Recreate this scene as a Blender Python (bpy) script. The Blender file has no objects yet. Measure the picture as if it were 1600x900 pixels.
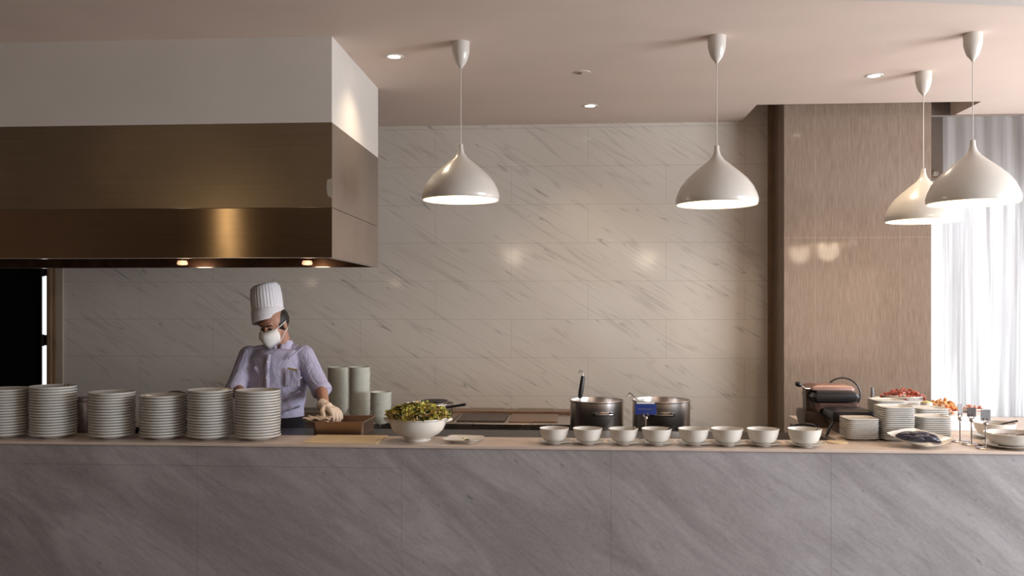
import bpy, bmesh, math, random
from mathutils import Vector, Matrix, Euler
random.seed(7)
PI = math.pi
scene = bpy.context.scene
col = scene.collection

# ------------------------------------------------------------------ camera model
TH = math.radians(3.8); F = 1400.0; CZ = 1.71; HY = 480.0
CT, ST = math.cos(TH), math.sin(TH)
def P(px, py, Y):
    u = (px-800)/F; t = Y/(CT+u*ST)
    return Vector((t*(u*CT-ST), Y, CZ+t*(HY-py)/F))
def onZ(px, py, Z):
    t = (CZ-Z)*F/(py-HY); u = (px-800)/F
    return Vector((t*(u*CT-ST), t*(CT+u*ST), Z))
cam_d = bpy.data.cameras.new('camera'); cam = bpy.data.objects.new('camera', cam_d); col.objects.link(cam)
cam.location = (0, 0, CZ); cam.rotation_euler = (PI/2, 0, TH)
cam_d.sensor_width = 36; cam_d.lens = F/1600*36; cam_d.shift_y = 30/1600
cam_d.clip_start = .05; cam_d.clip_end = 200
scene.camera = cam
scene.view_settings.view_transform = 'Standard'
scene.view_settings.look = 'None'
scene.view_settings.exposure = 0.12

# ------------------------------------------------------------------ materials
def nodes(name):
    m = bpy.data.materials.new(name); m.use_nodes = True
    nt = m.node_tree; b = nt.nodes['Principled BSDF']
    return m, nt, b
def lk(nt, a, b): nt.links.new(a, b)
def ramp(nt, src, stops, interp='LINEAR'):
    r = nt.nodes.new('ShaderNodeValToRGB'); r.color_ramp.interpolation = interp
    e = r.color_ramp.elements
    while len(e) > 1: e.remove(e[-1])
    e[0].position = stops[0][0]; e[0].color = (*stops[0][1], 1)
    for p, c in stops[1:]:
        k = e.new(p); k.color = (*c, 1)
    lk(nt, src, r.inputs[0]); return r.outputs[0]
def mapping(nt, scale=(1,1,1), rot=(0,0,0), loc=(0,0,0), coord='Object'):
    tc = nt.nodes.new('ShaderNodeTexCoord'); mp = nt.nodes.new('ShaderNodeMapping')
    mp.inputs['Scale'].default_value = scale; mp.inputs['Rotation'].default_value = rot; mp.inputs['Location'].default_value = loc
    lk(nt, tc.outputs[coord], mp.inputs[0]); return mp.outputs[0]
def rotmap(nt, rot, scale, loc=(0,0,0)):
    # first rotate, then scale along the rotated axes
    a = mapping(nt, rot=rot); mp = nt.nodes.new('ShaderNodeMapping')
    mp.inputs['Scale'].default_value = scale; mp.inputs['Location'].default_value = loc
    lk(nt, a, mp.inputs[0]); return mp.outputs[0]
def noise(nt, vec, scale, detail=3, rough=.5, dist=0):
    n = nt.nodes.new('ShaderNodeTexNoise'); n.inputs['Scale'].default_value = scale
    n.inputs['Detail'].default_value = detail; n.inputs['Roughness'].default_value = rough; n.inputs['Distortion'].default_value = dist
    if vec: lk(nt, vec, n.inputs['Vector'])
    return n.outputs['Fac']
def math_(nt, op, a, b=None, clamp=False):
    n = nt.nodes.new('ShaderNodeMath'); n.operation = op; n.use_clamp = clamp
    for i, x in enumerate((a, b)):
        if x is None: continue
        if isinstance(x, (int, float)): n.inputs[i].default_value = x
        else: lk(nt, x, n.inputs[i])
    return n.outputs[0]
def mix(nt, fac, a, b, mode='MIX'):
    n = nt.nodes.new('ShaderNodeMix'); n.data_type = 'RGBA'; n.blend_type = mode
    for i, x in ((0, fac), (6, a), (7, b)):
        if isinstance(x, (int, float)): n.inputs[i].default_value = x
        elif isinstance(x, tuple): n.inputs[i].default_value = (*x, 1)
        else: lk(nt, x, n.inputs[i])
    return n.outputs[2]
def bump(nt, b, h, strength=.3, dist=.01):
    n = nt.nodes.new('ShaderNodeBump'); n.inputs['Strength'].default_value = strength; n.inputs['Distance'].default_value = dist
    lk(nt, h, n.inputs['Height']); lk(nt, n.outputs[0], b.inputs['Normal'])
def simple(name, c, rough=.5, metal=0, var=.06, vs=12, bmp=0, bs=40, spec=.5, coat=0, sub=0):
    m, nt, b = nodes(name)
    v = mapping(nt); n = noise(nt, v, vs, 3)
    lo = tuple(x*(1-var) for x in c); hi = tuple(min(1, x*(1+var)) for x in c)
    lk(nt, ramp(nt, n, [(.3, lo), (.7, hi)]), b.inputs['Base Color'])
    b.inputs['Roughness'].default_value = rough; b.inputs['Metallic'].default_value = metal
    b.inputs['Specular IOR Level'].default_value = spec; b.inputs['Coat Weight'].default_value = coat
    if sub:
        b.inputs['Subsurface Weight'].default_value = sub; b.inputs['Subsurface Radius'].default_value = (.02, .01, .006)
    if bmp: bump(nt, b, noise(nt, v, bs, 4), bmp, .004)
    return m
def emis(name, c, s):
    m, nt, b = nodes(name)
    b.inputs['Base Color'].default_value = (*c, 1); b.inputs['Emission Color'].default_value = (*c, 1); b.inputs['Emission Strength'].default_value = s
    return m

def mat_tile_wall():
    m, nt, b = nodes('marble tile')
    rot = (0, math.radians(-31), 0)
    # broad clouding
    c0 = noise(nt, rotmap(nt, rot, (.5, .5, 1.6)), 1.3, 4, .55)
    base = ramp(nt, c0, [(.3, (.53, .475, .415)), (.7, (.61, .56, .50))])
    # long, faint veins: a thin band of a stretched noise
    v1 = noise(nt, rotmap(nt, rot, (.62, 1, 9.5)), 1.25, 2, .45, .12)
    l1 = math_(nt, 'SUBTRACT', 1, math_(nt, 'MULTIPLY', math_(nt, 'ABSOLUTE', math_(nt, 'SUBTRACT', v1, .5)), 34), True)
    m1 = ramp(nt, noise(nt, rotmap(nt, rot, (1.8, 1, 4), (3, 0, 1)), 1.6, 2), [(.36, (0,0,0)), (.56, (1,1,1))])
    a1 = math_(nt, 'MULTIPLY', l1, m1)
    # short dark dashes
    v2 = noise(nt, rotmap(nt, rot, (1.0, 1, 13), (5, 0, 8)), 1.3, 1, .4, .05)
    l2 = math_(nt, 'SUBTRACT', 1, math_(nt, 'MULTIPLY', math_(nt, 'ABSOLUTE', math_(nt, 'SUBTRACT', v2, .47)), 72), True)
    m2 = ramp(nt, noise(nt, rotmap(nt, rot, (3.0, 1, 6), (9, 0, 4)), 1.6, 1), [(.50, (0,0,0)), (.66, (1,1,1))])
    a2 = math_(nt, 'MULTIPLY', l2, m2)
    c = mix(nt, math_(nt, 'MULTIPLY', a1, .36), base, (.31, .27, .245))
    c = mix(nt, math_(nt, 'MULTIPLY', a2, .66), c, (.20, .175, .165))
    # tile joints
    br = nt.nodes.new('ShaderNodeTexBrick')
    tc = nt.nodes.new('ShaderNodeTexCoord'); sp = nt.nodes.new('ShaderNodeSeparateXYZ'); cb = nt.nodes.new('ShaderNodeCombineXYZ')
    lk(nt, tc.outputs['Object'], sp.inputs[0]); lk(nt, sp.outputs[0], cb.inputs[0]); lk(nt, sp.outputs[2], cb.inputs[1])
    mp = nt.nodes.new('ShaderNodeMapping'); mp.inputs['Location'].default_value = (.49, .262, 0); lk(nt, cb.outputs[0], mp.inputs[0])
    lk(nt, mp.outputs[0], br.inputs['Vector'])
    br.offset = .5; br.inputs['Scale'].default_value = 1; br.inputs['Brick Width'].default_value = 1.25; br.inputs['Row Height'].default_value = .312
    br.inputs['Mortar Size'].default_value = .0022; br.inputs['Mortar Smooth'].default_value = .1
    c = mix(nt, math_(nt, 'MULTIPLY', br.outputs['Fac'], .40), c, (.27, .235, .21))
    lk(nt, c, b.inputs['Base Color'])
    b.inputs['Roughness'].default_value = .13; b.inputs['Specular IOR Level'].default_value = .35
    bump(nt, b, br.outputs['Fac'], -.12, .002)
    return m
def mat_counter():
    m, nt, b = nodes('grey streaked marble')
    rot = (0, math.radians(-37), 0)
    n0 = noise(nt, rotmap(nt, rot, (.55, 1, 1.9)), 1.5, 8, .68, .9)
    c = ramp(nt, n0, [(.32, (.24, .222, .222)), (.46, (.32, .297, .298)), (.55, (.375, .35, .355)), (.70, (.47, .445, .455))])
    n1 = noise(nt, rotmap(nt, rot, (2.2, 1, 14), (4, 0, 2)), 1.8, 6, .7, .5)
    c = mix(nt, ramp(nt, n1, [(.50, (0,0,0)), (.70, (.42,.42,.42))]), c, (.165, .15, .157))
    n3 = noise(nt, rotmap(nt, rot, (1.6, 1, 11), (1, 0, 7)), 1.9, 6, .68, .7)
    c = mix(nt, ramp(nt, n3, [(.52, (0,0,0)), (.70, (.26,.26,.26))]), c, (.47, .44, .44))
    n2 = noise(nt, rotmap(nt, rot, (7, 1, 20), (7, 0, 3)), 1.5, 3, .6)
    c = mix(nt, ramp(nt, n2, [(.66, (0,0,0)), (.74, (.6,.6,.6))]), c, (.12, .115, .13))
    g = noise(nt, mapping(nt), 60, 3, .6)
    c = mix(nt, .12, c, ramp(nt, g, [(.3, (.18, .165, .165)), (.7, (.50, .465, .465))]))
    lk(nt, c, b.inputs['Base Color']); b.inputs['Roughness'].default_value = .42; b.inputs['Specular IOR Level'].default_value = .3
    return m
def mat_travertine():
    m, nt, b = nodes('vein cut travertine')
    v = mapping(nt, scale=(120, 120, 7)); n = noise(nt, v, 1, 5, .65)
    v2 = mapping(nt, scale=(14, 14, .5)); n2 = noise(nt, v2, 1, 3, .5)
    c = ramp(nt, n, [(.3, (.165, .116, .084)), (.5, (.225, .166, .126)), (.72, (.295, .226, .178))])
    c = mix(nt, .22, c, ramp(nt, n2, [(.35, (.205, .148, .11)), (.65, (.245, .183, .142))]))
    tc = nt.nodes.new('ShaderNodeTexCoord'); sp = nt.nodes.new('ShaderNodeSeparateXYZ'); lk(nt, tc.outputs['Object'], sp.inputs[0])
    def line(o, pos, w):
        return math_(nt, 'LESS_THAN', math_(nt, 'ABSOLUTE', math_(nt, 'SUBTRACT', o, pos)), w)
    j = line(sp.outputs[2], 2.235, .0025)
    j = math_(nt, 'MAXIMUM', j, line(sp.outputs[0], 1.835, .002))
    j = math_(nt, 'MAXIMUM', j, line(sp.outputs[0], 2.46, .002))
    c = mix(nt, math_(nt, 'MULTIPLY', j, .3), c, (.42, .33, .26))
    lk(nt, c, b.inputs['Base Color']); b.inputs['Roughness'].default_value = .09; b.inputs['Specular IOR Level'].default_value = .35
    return m
def mat_steel(name, c, rough, aniso=0, brush=(2, 2, 90), var=.25, axis='Z'):
    m, nt, b = nodes(name)
    n = noise(nt, mapping(nt, scale=brush), 1, 4, .6); n2 = noise(nt, mapping(nt), 1.7, 4, .6)
    lo = tuple(x*(1-var) for x in c); hi = tuple(x*(1+var) for x in c)
    cc = mix(nt, .6, ramp(nt, n, [(.3, lo), (.7, hi)]), ramp(nt, n2, [(.3, lo), (.7, hi)]))
    lk(nt, cc, b.inputs['Base Color']); b.inputs['Metallic'].default_value = 1; 
    lk(nt, ramp(nt, n2, [(.3, (rough*.85,)*3), (.7, (rough*1.2,)*3)]), b.inputs['Roughness'])
    if aniso:
        b.inputs['Anisotropic'].default_value = aniso
        t = nt.nodes.new('ShaderNodeTangent'); t.direction_type = 'RADIAL'; t.axis = axis
        lk(nt, t.outputs[0], b.inputs['Tangent']); b.inputs['Anisotropic Rotation'].default_value = .25
    bump(nt, b, n, .04, .002)
    return m
def mat_curtain():
    m, nt, b = nodes('sheer curtain'); out = nt.nodes['Material Output']
    n = noise(nt, mapping(nt, scale=(13, 13, .35)), 1, 3, .6); w = noise(nt, mapping(nt, scale=(40, 40, .8)), 1, 2)
    cc = ramp(nt, n, [(.35, (.40, .385, .38)), (.65, (.66, .64, .63))])
    tr = nt.nodes.new('ShaderNodeBsdfTranslucent'); di = nt.nodes.new('ShaderNodeBsdfDiffuse'); tp = nt.nodes.new('ShaderNodeBsdfTransparent')
    lk(nt, cc, tr.inputs[0]); lk(nt, cc, di.inputs[0]); tp.inputs[0].default_value = (.95, .95, .96, 1)
    m1 = nt.nodes.new('ShaderNodeMixShader'); m1.inputs[0].default_value = .55; lk(nt, di.outputs[0], m1.inputs[1]); lk(nt, tr.outputs[0], m1.inputs[2])
    m2 = nt.nodes.new('ShaderNodeMixShader'); f = mix(nt, .35, ramp(nt, n, [(.42, (.0,)*3), (.60, (.50,)*3)]), ramp(nt, w, [(.35, (.0,)*3), (.65, (.40,)*3)]))
    lk(nt, f, m2.inputs[0]); lk(nt, m1.outputs[0], m2.inputs[1]); lk(nt, tp.outputs[0], m2.inputs[2]); lk(nt, m2.outputs[0], out.inputs[0])
    return m
def mat_shirt():
    m, nt, b = nodes('lavender cotton')
    v = mapping(nt); n = noise(nt, v, 6, 4, .6, .6); f = noise(nt, mapping(nt, scale=(260, 260, 30)), 1, 2)
    c = mix(nt, .25, ramp(nt, n, [(.3, (.42, .40, .55)), (.7, (.52, .50, .66))]), ramp(nt, f, [(.4, (.32, .30, .46)), (.6, (.56, .53, .70))]))
    lk(nt, c, b.inputs['Base Color']); b.inputs['Roughness'].default_value = .85
    w = noise(nt, mapping(nt, scale=(1.6, 1.6, 1), rot=(0, .5, 0)), 6.5, 3, .55, 1.6)
    bump(nt, b, w, .7, .02)
    return m
def mat_glass():
    m, nt, b = nodes('window glass'); out = nt.nodes['Material Output']
    b.inputs['Transmission Weight'].default_value = 1; b.inputs['Roughness'].default_value = 0; b.inputs['IOR'].default_value = 1.0
    n = noise(nt, mapping(nt), 3); lk(nt, ramp(nt, n, [(.3, (.97, .98, .98)), (.7, (.99, .99, .99))]), b.inputs['Base Color'])
    b.inputs['Specular IOR Level'].default_value = .3
    return m
M = {}
M['tile'] = mat_tile_wall(); M['counter'] = mat_counter(); M['trav'] = mat_travertine()
M['ceil'] = simple('ceiling paint', (.74, .61, .53), .9, var=.03, vs=2)
M['plaster'] = simple('white plaster', (.60, .56, .52), .85, var=.03, vs=3)
M['roomwall'] = simple('warm wall paint', (.30, .22, .17), .9, var=.06, vs=2)
M['taupe'] = simple('taupe plaster', (.22, .18, .15), .9, var=.05, vs=3)
M['hood_side_lit'] = simple('side steel lit tone', (.25, .20, .165), .42, .55, var=.12, vs=3)  # hood steel retoned for the side; its brighter reflection is put into the colour
M['darkbrown'] = simple('brown grey steel', (.11, .08, .068), .42, .5, var=.15)
M['floor'] = simple('floor stone', (.22, .18, .15), .5, var=.2, vs=4)
M['hood'] = mat_steel('brushed brown steel', (.30, .235, .175), .34, .0, (1.2, 1.2, 60), .16)
M['hood2'] = mat_steel('brushed brown steel lower', (.27, .19, .125), .2, .93, (1.2, 1.2, 60), .16)
M['hood_dark'] = simple('dark hood steel', (.10, .055, .035), .35, .8, var=.3)  # darker brown steel for the inside of the hood
M['steel'] = mat_steel('kitchen steel', (.55, .50, .46), .28, 0, (60, 60, 3), .12)
M['pot'] = simple('pot steel', (.70, .64, .60), .27, 1, var=.06)
M['chrome'] = simple('bright metal', (.50, .46, .44), .18, 1, var=.03)
M['pinkmetal'] = simple('warm metal', (.34, .22, .195), .45, .7, var=.08)
M['ledge'] = simple('beige stone top', (.62, .50, .42), .35, var=.08, vs=8)
M['board'] = simple('pale wood and reflection tone', (.68, .52, .32), .5, var=.10, vs=6)  # wood tone, also colours the slab that imitates the tray's reflection
M['china'] = simple('white china', (.60, .58, .54), .25, var=.02, coat=.3)
M['bowlchina'] = simple('warm white china', (.70, .66, .60), .22, var=.02, coat=.3)
M['greychina'] = simple('greenish white china', (.62, .63, .56), .3, var=.03)
M['black'] = simple('black paint', (.004, .003, .003), .7, var=.2, spec=.1)
M['dark'] = simple('dark equipment', (.022, .018, .017), .4, var=.3)
M['blackplastic'] = simple('black plastic', (.015, .013, .015), .35, var=.2)
M['frame'] = simple('brown door frame', (.22, .135, .075), .5, var=.2, vs=5)
M['frame2'] = simple('pale trim paint', (.36, .31, .25), .6, var=.05)
M['lampwhite'] = simple('lamp enamel', (.60, .56, .51), .28, var=.02, coat=.4)
M['lampin'] = emis('lamp inner glow', (1, .84, .62), .75)
M['bulb'] = emis('bulb', (1, .80, .62), 2.2)
M['down'] = emis('downlight disc', (1, .90, .72), 9)
M['hoodlamp'] = emis('hood lamp', (1, .58, .36), .7)
M['skin'] = simple('skin', (.42, .215, .145), .55, var=.08, vs=30, sub=.1)
M['hair'] = simple('black hair', (.012, .009, .008), .5, var=.3, bmp=.5, bs=200)
M['shirt'] = mat_shirt()
M['hat'] = simple('white cloth hat', (.74, .72, .76), .8, var=.04, bmp=.2, bs=60)
M['mask'] = simple('white face mask', (.82, .80, .78), .8, var=.03)
M['apron'] = simple('black cloth', (.007, .007, .012), .9, var=.2, bmp=.3)
M['glove'] = simple('cream glove', (.74, .60, .48), .5, var=.1, bmp=.3)
M['gold'] = simple('brass tag', (.50, .40, .22), .4, .5)
M['tray'] = mat_steel('copper toned tray steel', (.42, .29, .205), .38, 0, (50, 50, 3), .12)
M['brownfood'] = simple('brown sauce', (.13, .05, .03), .35, var=.3, vs=60)
M['leaf1'] = simple('pale lettuce', (.50, .46, .08), .5, var=.4, vs=50)
M['leaf2'] = simple('dark lettuce', (.05, .07, .02), .5, var=.4, vs=50)
M['leaf3'] = simple('straw garnish', (.50, .34, .14), .5, var=.3, vs=50)
M['red'] = simple('red pepper', (.30, .055, .03), .3, var=.5, vs=70)
M['orange'] = simple('orange slices', (.62, .27, .08), .35, var=.4, vs=70)
M['papaya'] = simple('deep orange fruit', (.60, .17, .05), .35, var=.4, vs=70)
M['yellow'] = simple('yellow food', (.62, .50, .20), .5, var=.3, vs=60)
M['pink'] = simple('pink slices', (.62, .30, .24), .45, var=.3, vs=70)
M['purple'] = simple('dark purple slices', (.022, .018, .035), .28, var=.5, vs=40, bmp=.4)
M['blue'] = simple('navy card', (.012, .035, .20), .4, var=.1)
M['cardgrey'] = simple('grey card', (.20, .19, .19), .5, var=.15, vs=40)
M['white'] = simple('white paint', (.75, .73, .71), .6, var=.02)
M['curtain'] = mat_curtain(); M['glass'] = mat_glass()
M['bread'] = simple('pale crumbs', (.72, .62, .42), .7, var=.3, vs=80)

# ------------------------------------------------------------------ mesh helpers
class MB:
    def __init__(s): s.bm = bmesh.new()
    def box(s, x0, x1, y0, y1, z0, z1):
        vs = [s.bm.verts.new((x, y, z)) for x in (x0, x1) for y in (y0, y1) for z in (z0, z1)]
        for f in ((0,1,3,2), (4,6,7,5), (0,4,5,1), (2,3,7,6), (0,2,6,4), (1,5,7,3)):
            s.bm.faces.new([vs[i] for i in f])
        return s
    def obox(s, c, size, rot):
        R = Euler(rot).to_matrix(); vs = []
        for x in (-.5, .5):
            for y in (-.5, .5):
                for z in (-.5, .5): vs.append(s.bm.verts.new(Vector(c)+R@Vector((x*size[0], y*size[1], z*size[2]))))
        for f in ((0,1,3,2), (4,6,7,5), (0,4,5,1), (2,3,7,6), (0,2,6,4), (1,5,7,3)): s.bm.faces.new([vs[i] for i in f])
        return s
    def loft(s, rings, cap0=True, cap1=True, closed=False):
        R = [[s.bm.verts.new(p) for p in r] for r in rings]; n = len(R[0])
        for i in range(len(R)-(0 if closed else 1)):
            a, b = R[i], R[(i+1) % len(R)]
            for j in range(n): s.bm.faces.new((a[j], a[(j+1) % n], b[(j+1) % n], b[j]))
        if not closed:
            if cap0: s.bm.faces.new(R[0][::-1])
            if cap1: s.bm.faces.new(R[-1])
        return s
    def lathe(s, prof, n=40, c=(0,0,0), cap0=False, cap1=False, power=None, rot=0, rf=None):
        rings = []
        for r, z in prof:
            ring = []
            for k in range(n):
                a = 2*PI*k/n; rr = r
                if power:
                    ca, sa = abs(math.cos(a)), abs(math.sin(a)); rr = r/((ca**power+sa**power)**(1/power))
                if rf: rr *= rf(a, z)
                ring.append((c[0]+rr*math.cos(a+rot), c[1]+rr*math.sin(a+rot), c[2]+z))
            rings.append(ring)
        # a closed profile (first == last) makes a solid shell of revolution
        if prof[0] == prof[-1]: return s.loft(rings[:-1], closed=True)
        return s.loft(rings, cap0, cap1)
    def tube(s, pts, r, n=10, caps=True):
        pts = [Vector(p) for p in pts]; rs = r if isinstance(r, (list, tuple)) else [r]*len(pts)
        rings = []; up = Vector((0, 0, 1))
        t0 = (pts[1]-pts[0]).normalized()
        a = t0.cross(up); a = a.normalized() if a.length > 1e-3 else Vector((1, 0, 0))
        for i, p in enumerate(pts):
            t = (pts[min(i+1, len(pts)-1)]-pts[max(i-1, 0)]).normalized()
            a = (a-t*a.dot(t)).normalized(); b = t.cross(a)
            rings.append([p+(a*math.cos(2*PI*k/n)+b*math.sin(2*PI*k/n))*rs[i] for k in range(n)])
        return s.loft(rings, caps, caps)
    def ell(s, c, r, rot=(0,0,0), seg=20, R=None):
        Mx = Matrix.Translation(Vector(c)) @ ((R.to_4x4() if R else Euler(rot).to_matrix().to_4x4())) @ Matrix.Diagonal((*r, 1))
        bmesh.ops.create_uvsphere(s.bm, u_segments=seg, v_segments=max(8, seg//2), radius=1, matrix=Mx); return s
    def cap(s, p0, p1, r0, r1, seg=14):
        p0, p1 = Vector(p0), Vector(p1); n = 6; t = (p1-p0).normalized()
        pts, rs = [], []
        for i in range(n):
            a = PI/2*(i+.15)/n; pts.append(p0-t*r0*math.cos(a)); rs.append(r0*math.sin(a))
        pts += [p0, p1]; rs += [r0, r1]
        for i in range(n-1, -1, -1):
            a = PI/2*(i+.15)/n; pts.append(p1+t*r1*math.cos(a)); rs.append(r1*math.sin(a))
        return s.tube(pts, rs, seg)
    def quad(s, *p): s.bm.faces.new([s.bm.verts.new(x) for x in p]); return s
    def mesh(s, name, mat, smooth=True, angle=40):
        bmesh.ops.recalc_face_normals(s.bm, faces=s.bm.faces)
        me = bpy.data.meshes.new(name); s.bm.to_mesh(me); s.bm.free()
        for m in (mat if isinstance(mat, list) else [mat]): me.materials.append(m)
        if smooth:
            me.polygons.foreach_set('use_smooth', [True]*len(me.polygons)); me.set_sharp_from_angle(angle=math.radians(angle))
        return me
    def build(s, name, mat, parent=None, loc=None, bevel=0, smooth=True, angle=40, rot=None):
        o = bpy.data.objects.new(name, s.mesh(name, mat, smooth, angle)); col.objects.link(o)
        if parent: o.parent = parent
        if loc is not None: o.location = loc
        if rot is not None: o.rotation_euler = rot
        if bevel:
            bv = o.modifiers.new('bevel', 'BEVEL'); bv.width = bevel; bv.segments = 2; bv.limit_method = 'ANGLE'
        return o
def tag(o, label=None, cat=None, group=None, kind=None):
    if label: o['label'] = label
    if cat: o['category'] = cat
    if group: o['group'] = group
    if kind: o['kind'] = kind
    return o
def empty(name, loc, rz=0):
    o = bpy.data.objects.new(name, None); col.objects.link(o); o.location = loc; o.rotation_euler = (0, 0, rz); o.empty_display_size = .05
    return o
def struct(o, label=None, cat=None):
    o['kind'] = 'structure'; 
    if label: tag(o, label, cat)
    return o
def copy_tree(o, parent=None):
    c = o.copy(); col.objects.link(c); c.parent = parent
    for ch in list(o.children): copy_tree(ch, c)
    return c
def bake(o, mods):
    for t, kw in mods:
        md = o.modifiers.new(t, t)
        for k, v in kw.items(): setattr(md, k, v)
    dg = bpy.context.evaluated_depsgraph_get(); me = bpy.data.meshes.new_from_object(o.evaluated_get(dg))
    o.modifiers.clear(); mats = list(o.data.materials); o.data = me
    if not len(me.materials):
        for m in mats: me.materials.append(m)
    me.polygons.foreach_set('use_smooth', [True]*len(me.polygons))
    return o

# ------------------------------------------------------------------ the room
WY = 7.3; H = 3.2
struct(MB().box(-6.2, 6.2, -3.2, 7.3, -.1, 0).build('floor', M['floor']), 'dark stone floor behind the marble counter', 'floor')
# ceiling: one lowered slab with a cut-out over the travertine pillar, lid above
m = MB()
CX0, CX1, CY0 = 1.36, 2.963, 6.70
m.box(-6.2, 6.2, -3.2, CY0, H, H+.45); m.box(-6.2, CX0, CY0, 7.3, H, H+.45)
m.box(CX1, 6.2, CY0, 7.235, H, H+.45); m.box(CX0, CX1, CY0, 7.3, H+.35, H+.45)
m.box(CX1, 6.2, 7.235, 7.3, H+.35, H+.45)
struct(m.build('ceiling', M['ceil'], smooth=False), 'pinkish white ceiling with a recess above the stone pillar', 'ceiling')
# slightly lower ceiling field nearer the diners, its slanted edge crosses the top right corner
m = MB()
edge = [(-6.2, 3.5), (-3, 3.9), (0, 4.18), (.9, 4.325), (1.55, 4.405), (2.2, 4.52), (3.4, 4.85), (6.2, 5.8)]
for i in range(len(edge)-1):
    (x0, y0), (x1, y1) = edge[i], edge[i+1]
    v = [(x0, -3.2, H-.025), (x1, -3.2, H-.025), (x1, y1, H-.025), (x0, y0, H-.025)]
    w = [(a, b, H) for a, b, c in v]
    m.loft([v, w])
struct(m.build('trim_1', M['plaster'], smooth=False), 'lower ceiling field whose edge crosses the top right corner', 'ceiling panel')

DX1 = P(75, 500, WY).x          # door opening's right edge
DX0 = DX1-.98; DH = 2.12
m = MB()
m.box(-6.2, DX0, WY, WY+.15, 0, 3.65); m.box(DX0, DX1, WY, WY+.15, DH, 3.65); m.box(DX1, 1.70, WY, WY+.15, 0, 3.65)
struct(m.build('wall_back', M['tile'], smooth=False), 'beige marble tiled back wall with grey diagonal veins', 'wall')
WX0, WX1, WZ0, WZ1 = 2.66, 5.6, .80, 2.72
m = MB()
m.box(1.70, WX0, WY, WY+.15, 0, 3.65); m.box(WX0, WX1, WY, WY+.15, 0, WZ0); m.box(WX0, WX1, WY, WY+.15, WZ1, 3.65); m.box(WX1, 6.2, WY, WY+.15, 0, 3.65)
struct(m.build('wall_window', M['taupe'], smooth=False), 'pale plaster wall around the curtained window', 'wall')
struct(MB().box(1.605, 2.687, 6.90, WY, 0, 3.54).build('wall_pillar', M['trav'], smooth=False), 'brown travertine clad pillar with fine vertical grain', 'pillar')
struct(MB().box(1.568, 1.604, 7.27, WY, 0, 3.54).build('trim_2', M['frame'], smooth=False), 'thin brown vertical trim where marble wall meets pillar', 'trim')
struct(MB().box(-6.35, -6.2, -3.2, 7.45, 0, 3.65).build('wall_left', M['roomwall'], smooth=False))
struct(MB().box(-6.35, 6.35, -3.35, -3.2, 0, 3.65).build('wall_rear', M['roomwall'], smooth=False))
m = MB(); m.box(6.2, 6.35, -3.2, 7.45, 0, .5); m.box(6.2, 6.35, -3.2, 7.45, 2.9, 3.65); m.box(6.2, 6.35, 5.6, 7.45, .5, 2.9); m.box(6.2, 6.35, -3.2, -2.2, .5, 2.9); m.box(6.2, 6.35, 1.6, 1.8, .5, 2.9)
struct(m.build('wall_right', M['roomwall'], smooth=False))
# door
d = struct(empty('door_1', (DX0, WY, 0)), 'dark door standing ajar with daylight in its hinge gap', 'door')
lf = MB().box(0, P(66.3, 500, WY+.05).x-DX0, .03, .05, .01, DH-.01).build('door_leaf', M['black'], d)
for z in (.3, 1.43, 2.02):
    h = MB().box(.905, .975, .028, .045, z-.045, z+.045); h.lathe([(.0001, -.05), (.011, -.05), (.011, .05), (.0001, .05)], 12, (.925, .02, z)); h.build('hinge', M['dark'], d)
m = MB(); m.box(.98, 1.065, -.025, .16, 0, DH+.085); m.box(.995, 1.03, -.04, -.025, 0, DH+.085); m.box(-.085, 0, -.025, .16, 0, DH+.085); m.box(0, .98, -.025, .16, DH, DH+.085)
fr = m.build('door_frame', M['frame'], d, smooth=False, bevel=.004); fr['label'] = 'brown door frame'
m = MB(); m.box(1.065, 1.12, -.018, 0, 0, DH+.14); m.box(-.14, 1.12, -.018, 0, DH+.085, DH+.14)
m.build('architrave', M['frame2'], d, smooth=False, bevel=.003)
# window
w = struct(empty('window_1', (WX0, WY, WZ0)), 'bright white daylit window behind sheer curtain', 'window')
ww, wh = WX1-WX0, WZ1-WZ0
m = MB(); m.box(0, ww, .05, .1, 0, .04); m.box(0, ww, .05, .1, wh-.05, wh); m.box(0, .03, .05, .1, .04, wh-.05); m.box(ww-.04, ww, .05, .1, .04, wh-.05)
for x in (1.0, 2.0): m.box(x-.02, x+.02, .05, .1, .04, wh-.05)
m.build('window_frame', M['white'], w, smooth=False)
MB().box(.03, ww-.04, .07, .074, .04, wh-.05).build('window_pane', M['glass'], w, smooth=False)
# small bracket by the window head
o = empty('curtain_bracket', P(1459, 275, 7.26)); tag(o, 'small brown bracket at the window head beside the stone pillar', 'bracket')
MB().box(-.03, .03, 0, .04, -.02, .04).build('mounting_plate', M['frame'], o, smooth=False, bevel=.003)
MB().box(-.02, .02, -.05, 0, 0, .03).build('bracket_arm', M['frame2'], o, smooth=False, bevel=.003)

# curtain: gathered sheer cloth
def curtain(x0, x1, y, z0, z1, seed):
    rnd = random.Random(seed); m = MB(); n = 260; rows = 24; g = []
    ph = [(rnd.uniform(28, 60), rnd.uniform(0, 6.3), rnd.uniform(.005, .013)) for _ in range(6)]
    for j in range(rows+1):
        z = z0+(z1-z0)*j/rows; r = []
        for i in range(n+1):
            x = x0+(x1-x0)*i/n; f = sum(a*math.sin(k*x+p+.15*math.sin(z*1.3+p)) for k, p, a in ph)
            xx = x+.012*math.sin(z*2+x*3)
            r.append(m.bm.verts.new((xx, y+f*(.6+.4*(1-j/rows)), z)))
        g.append(r)
    for j in range(rows):
        for i in range(n): m.bm.faces.new((g[j][i], g[j][i+1], g[j+1][i+1], g[j+1][i]))
    return m
c = curtain(2.86, 4.6, 7.15, .05, 3.184, 3).build('sheer_curtain', M['curtain'], angle=180)
tag(c, 'white translucent sheer curtain hanging in folds over the bright window', 'curtain')
c = curtain(2.715, 2.79, 7.18, 2.6, 3.5, 5)
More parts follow.
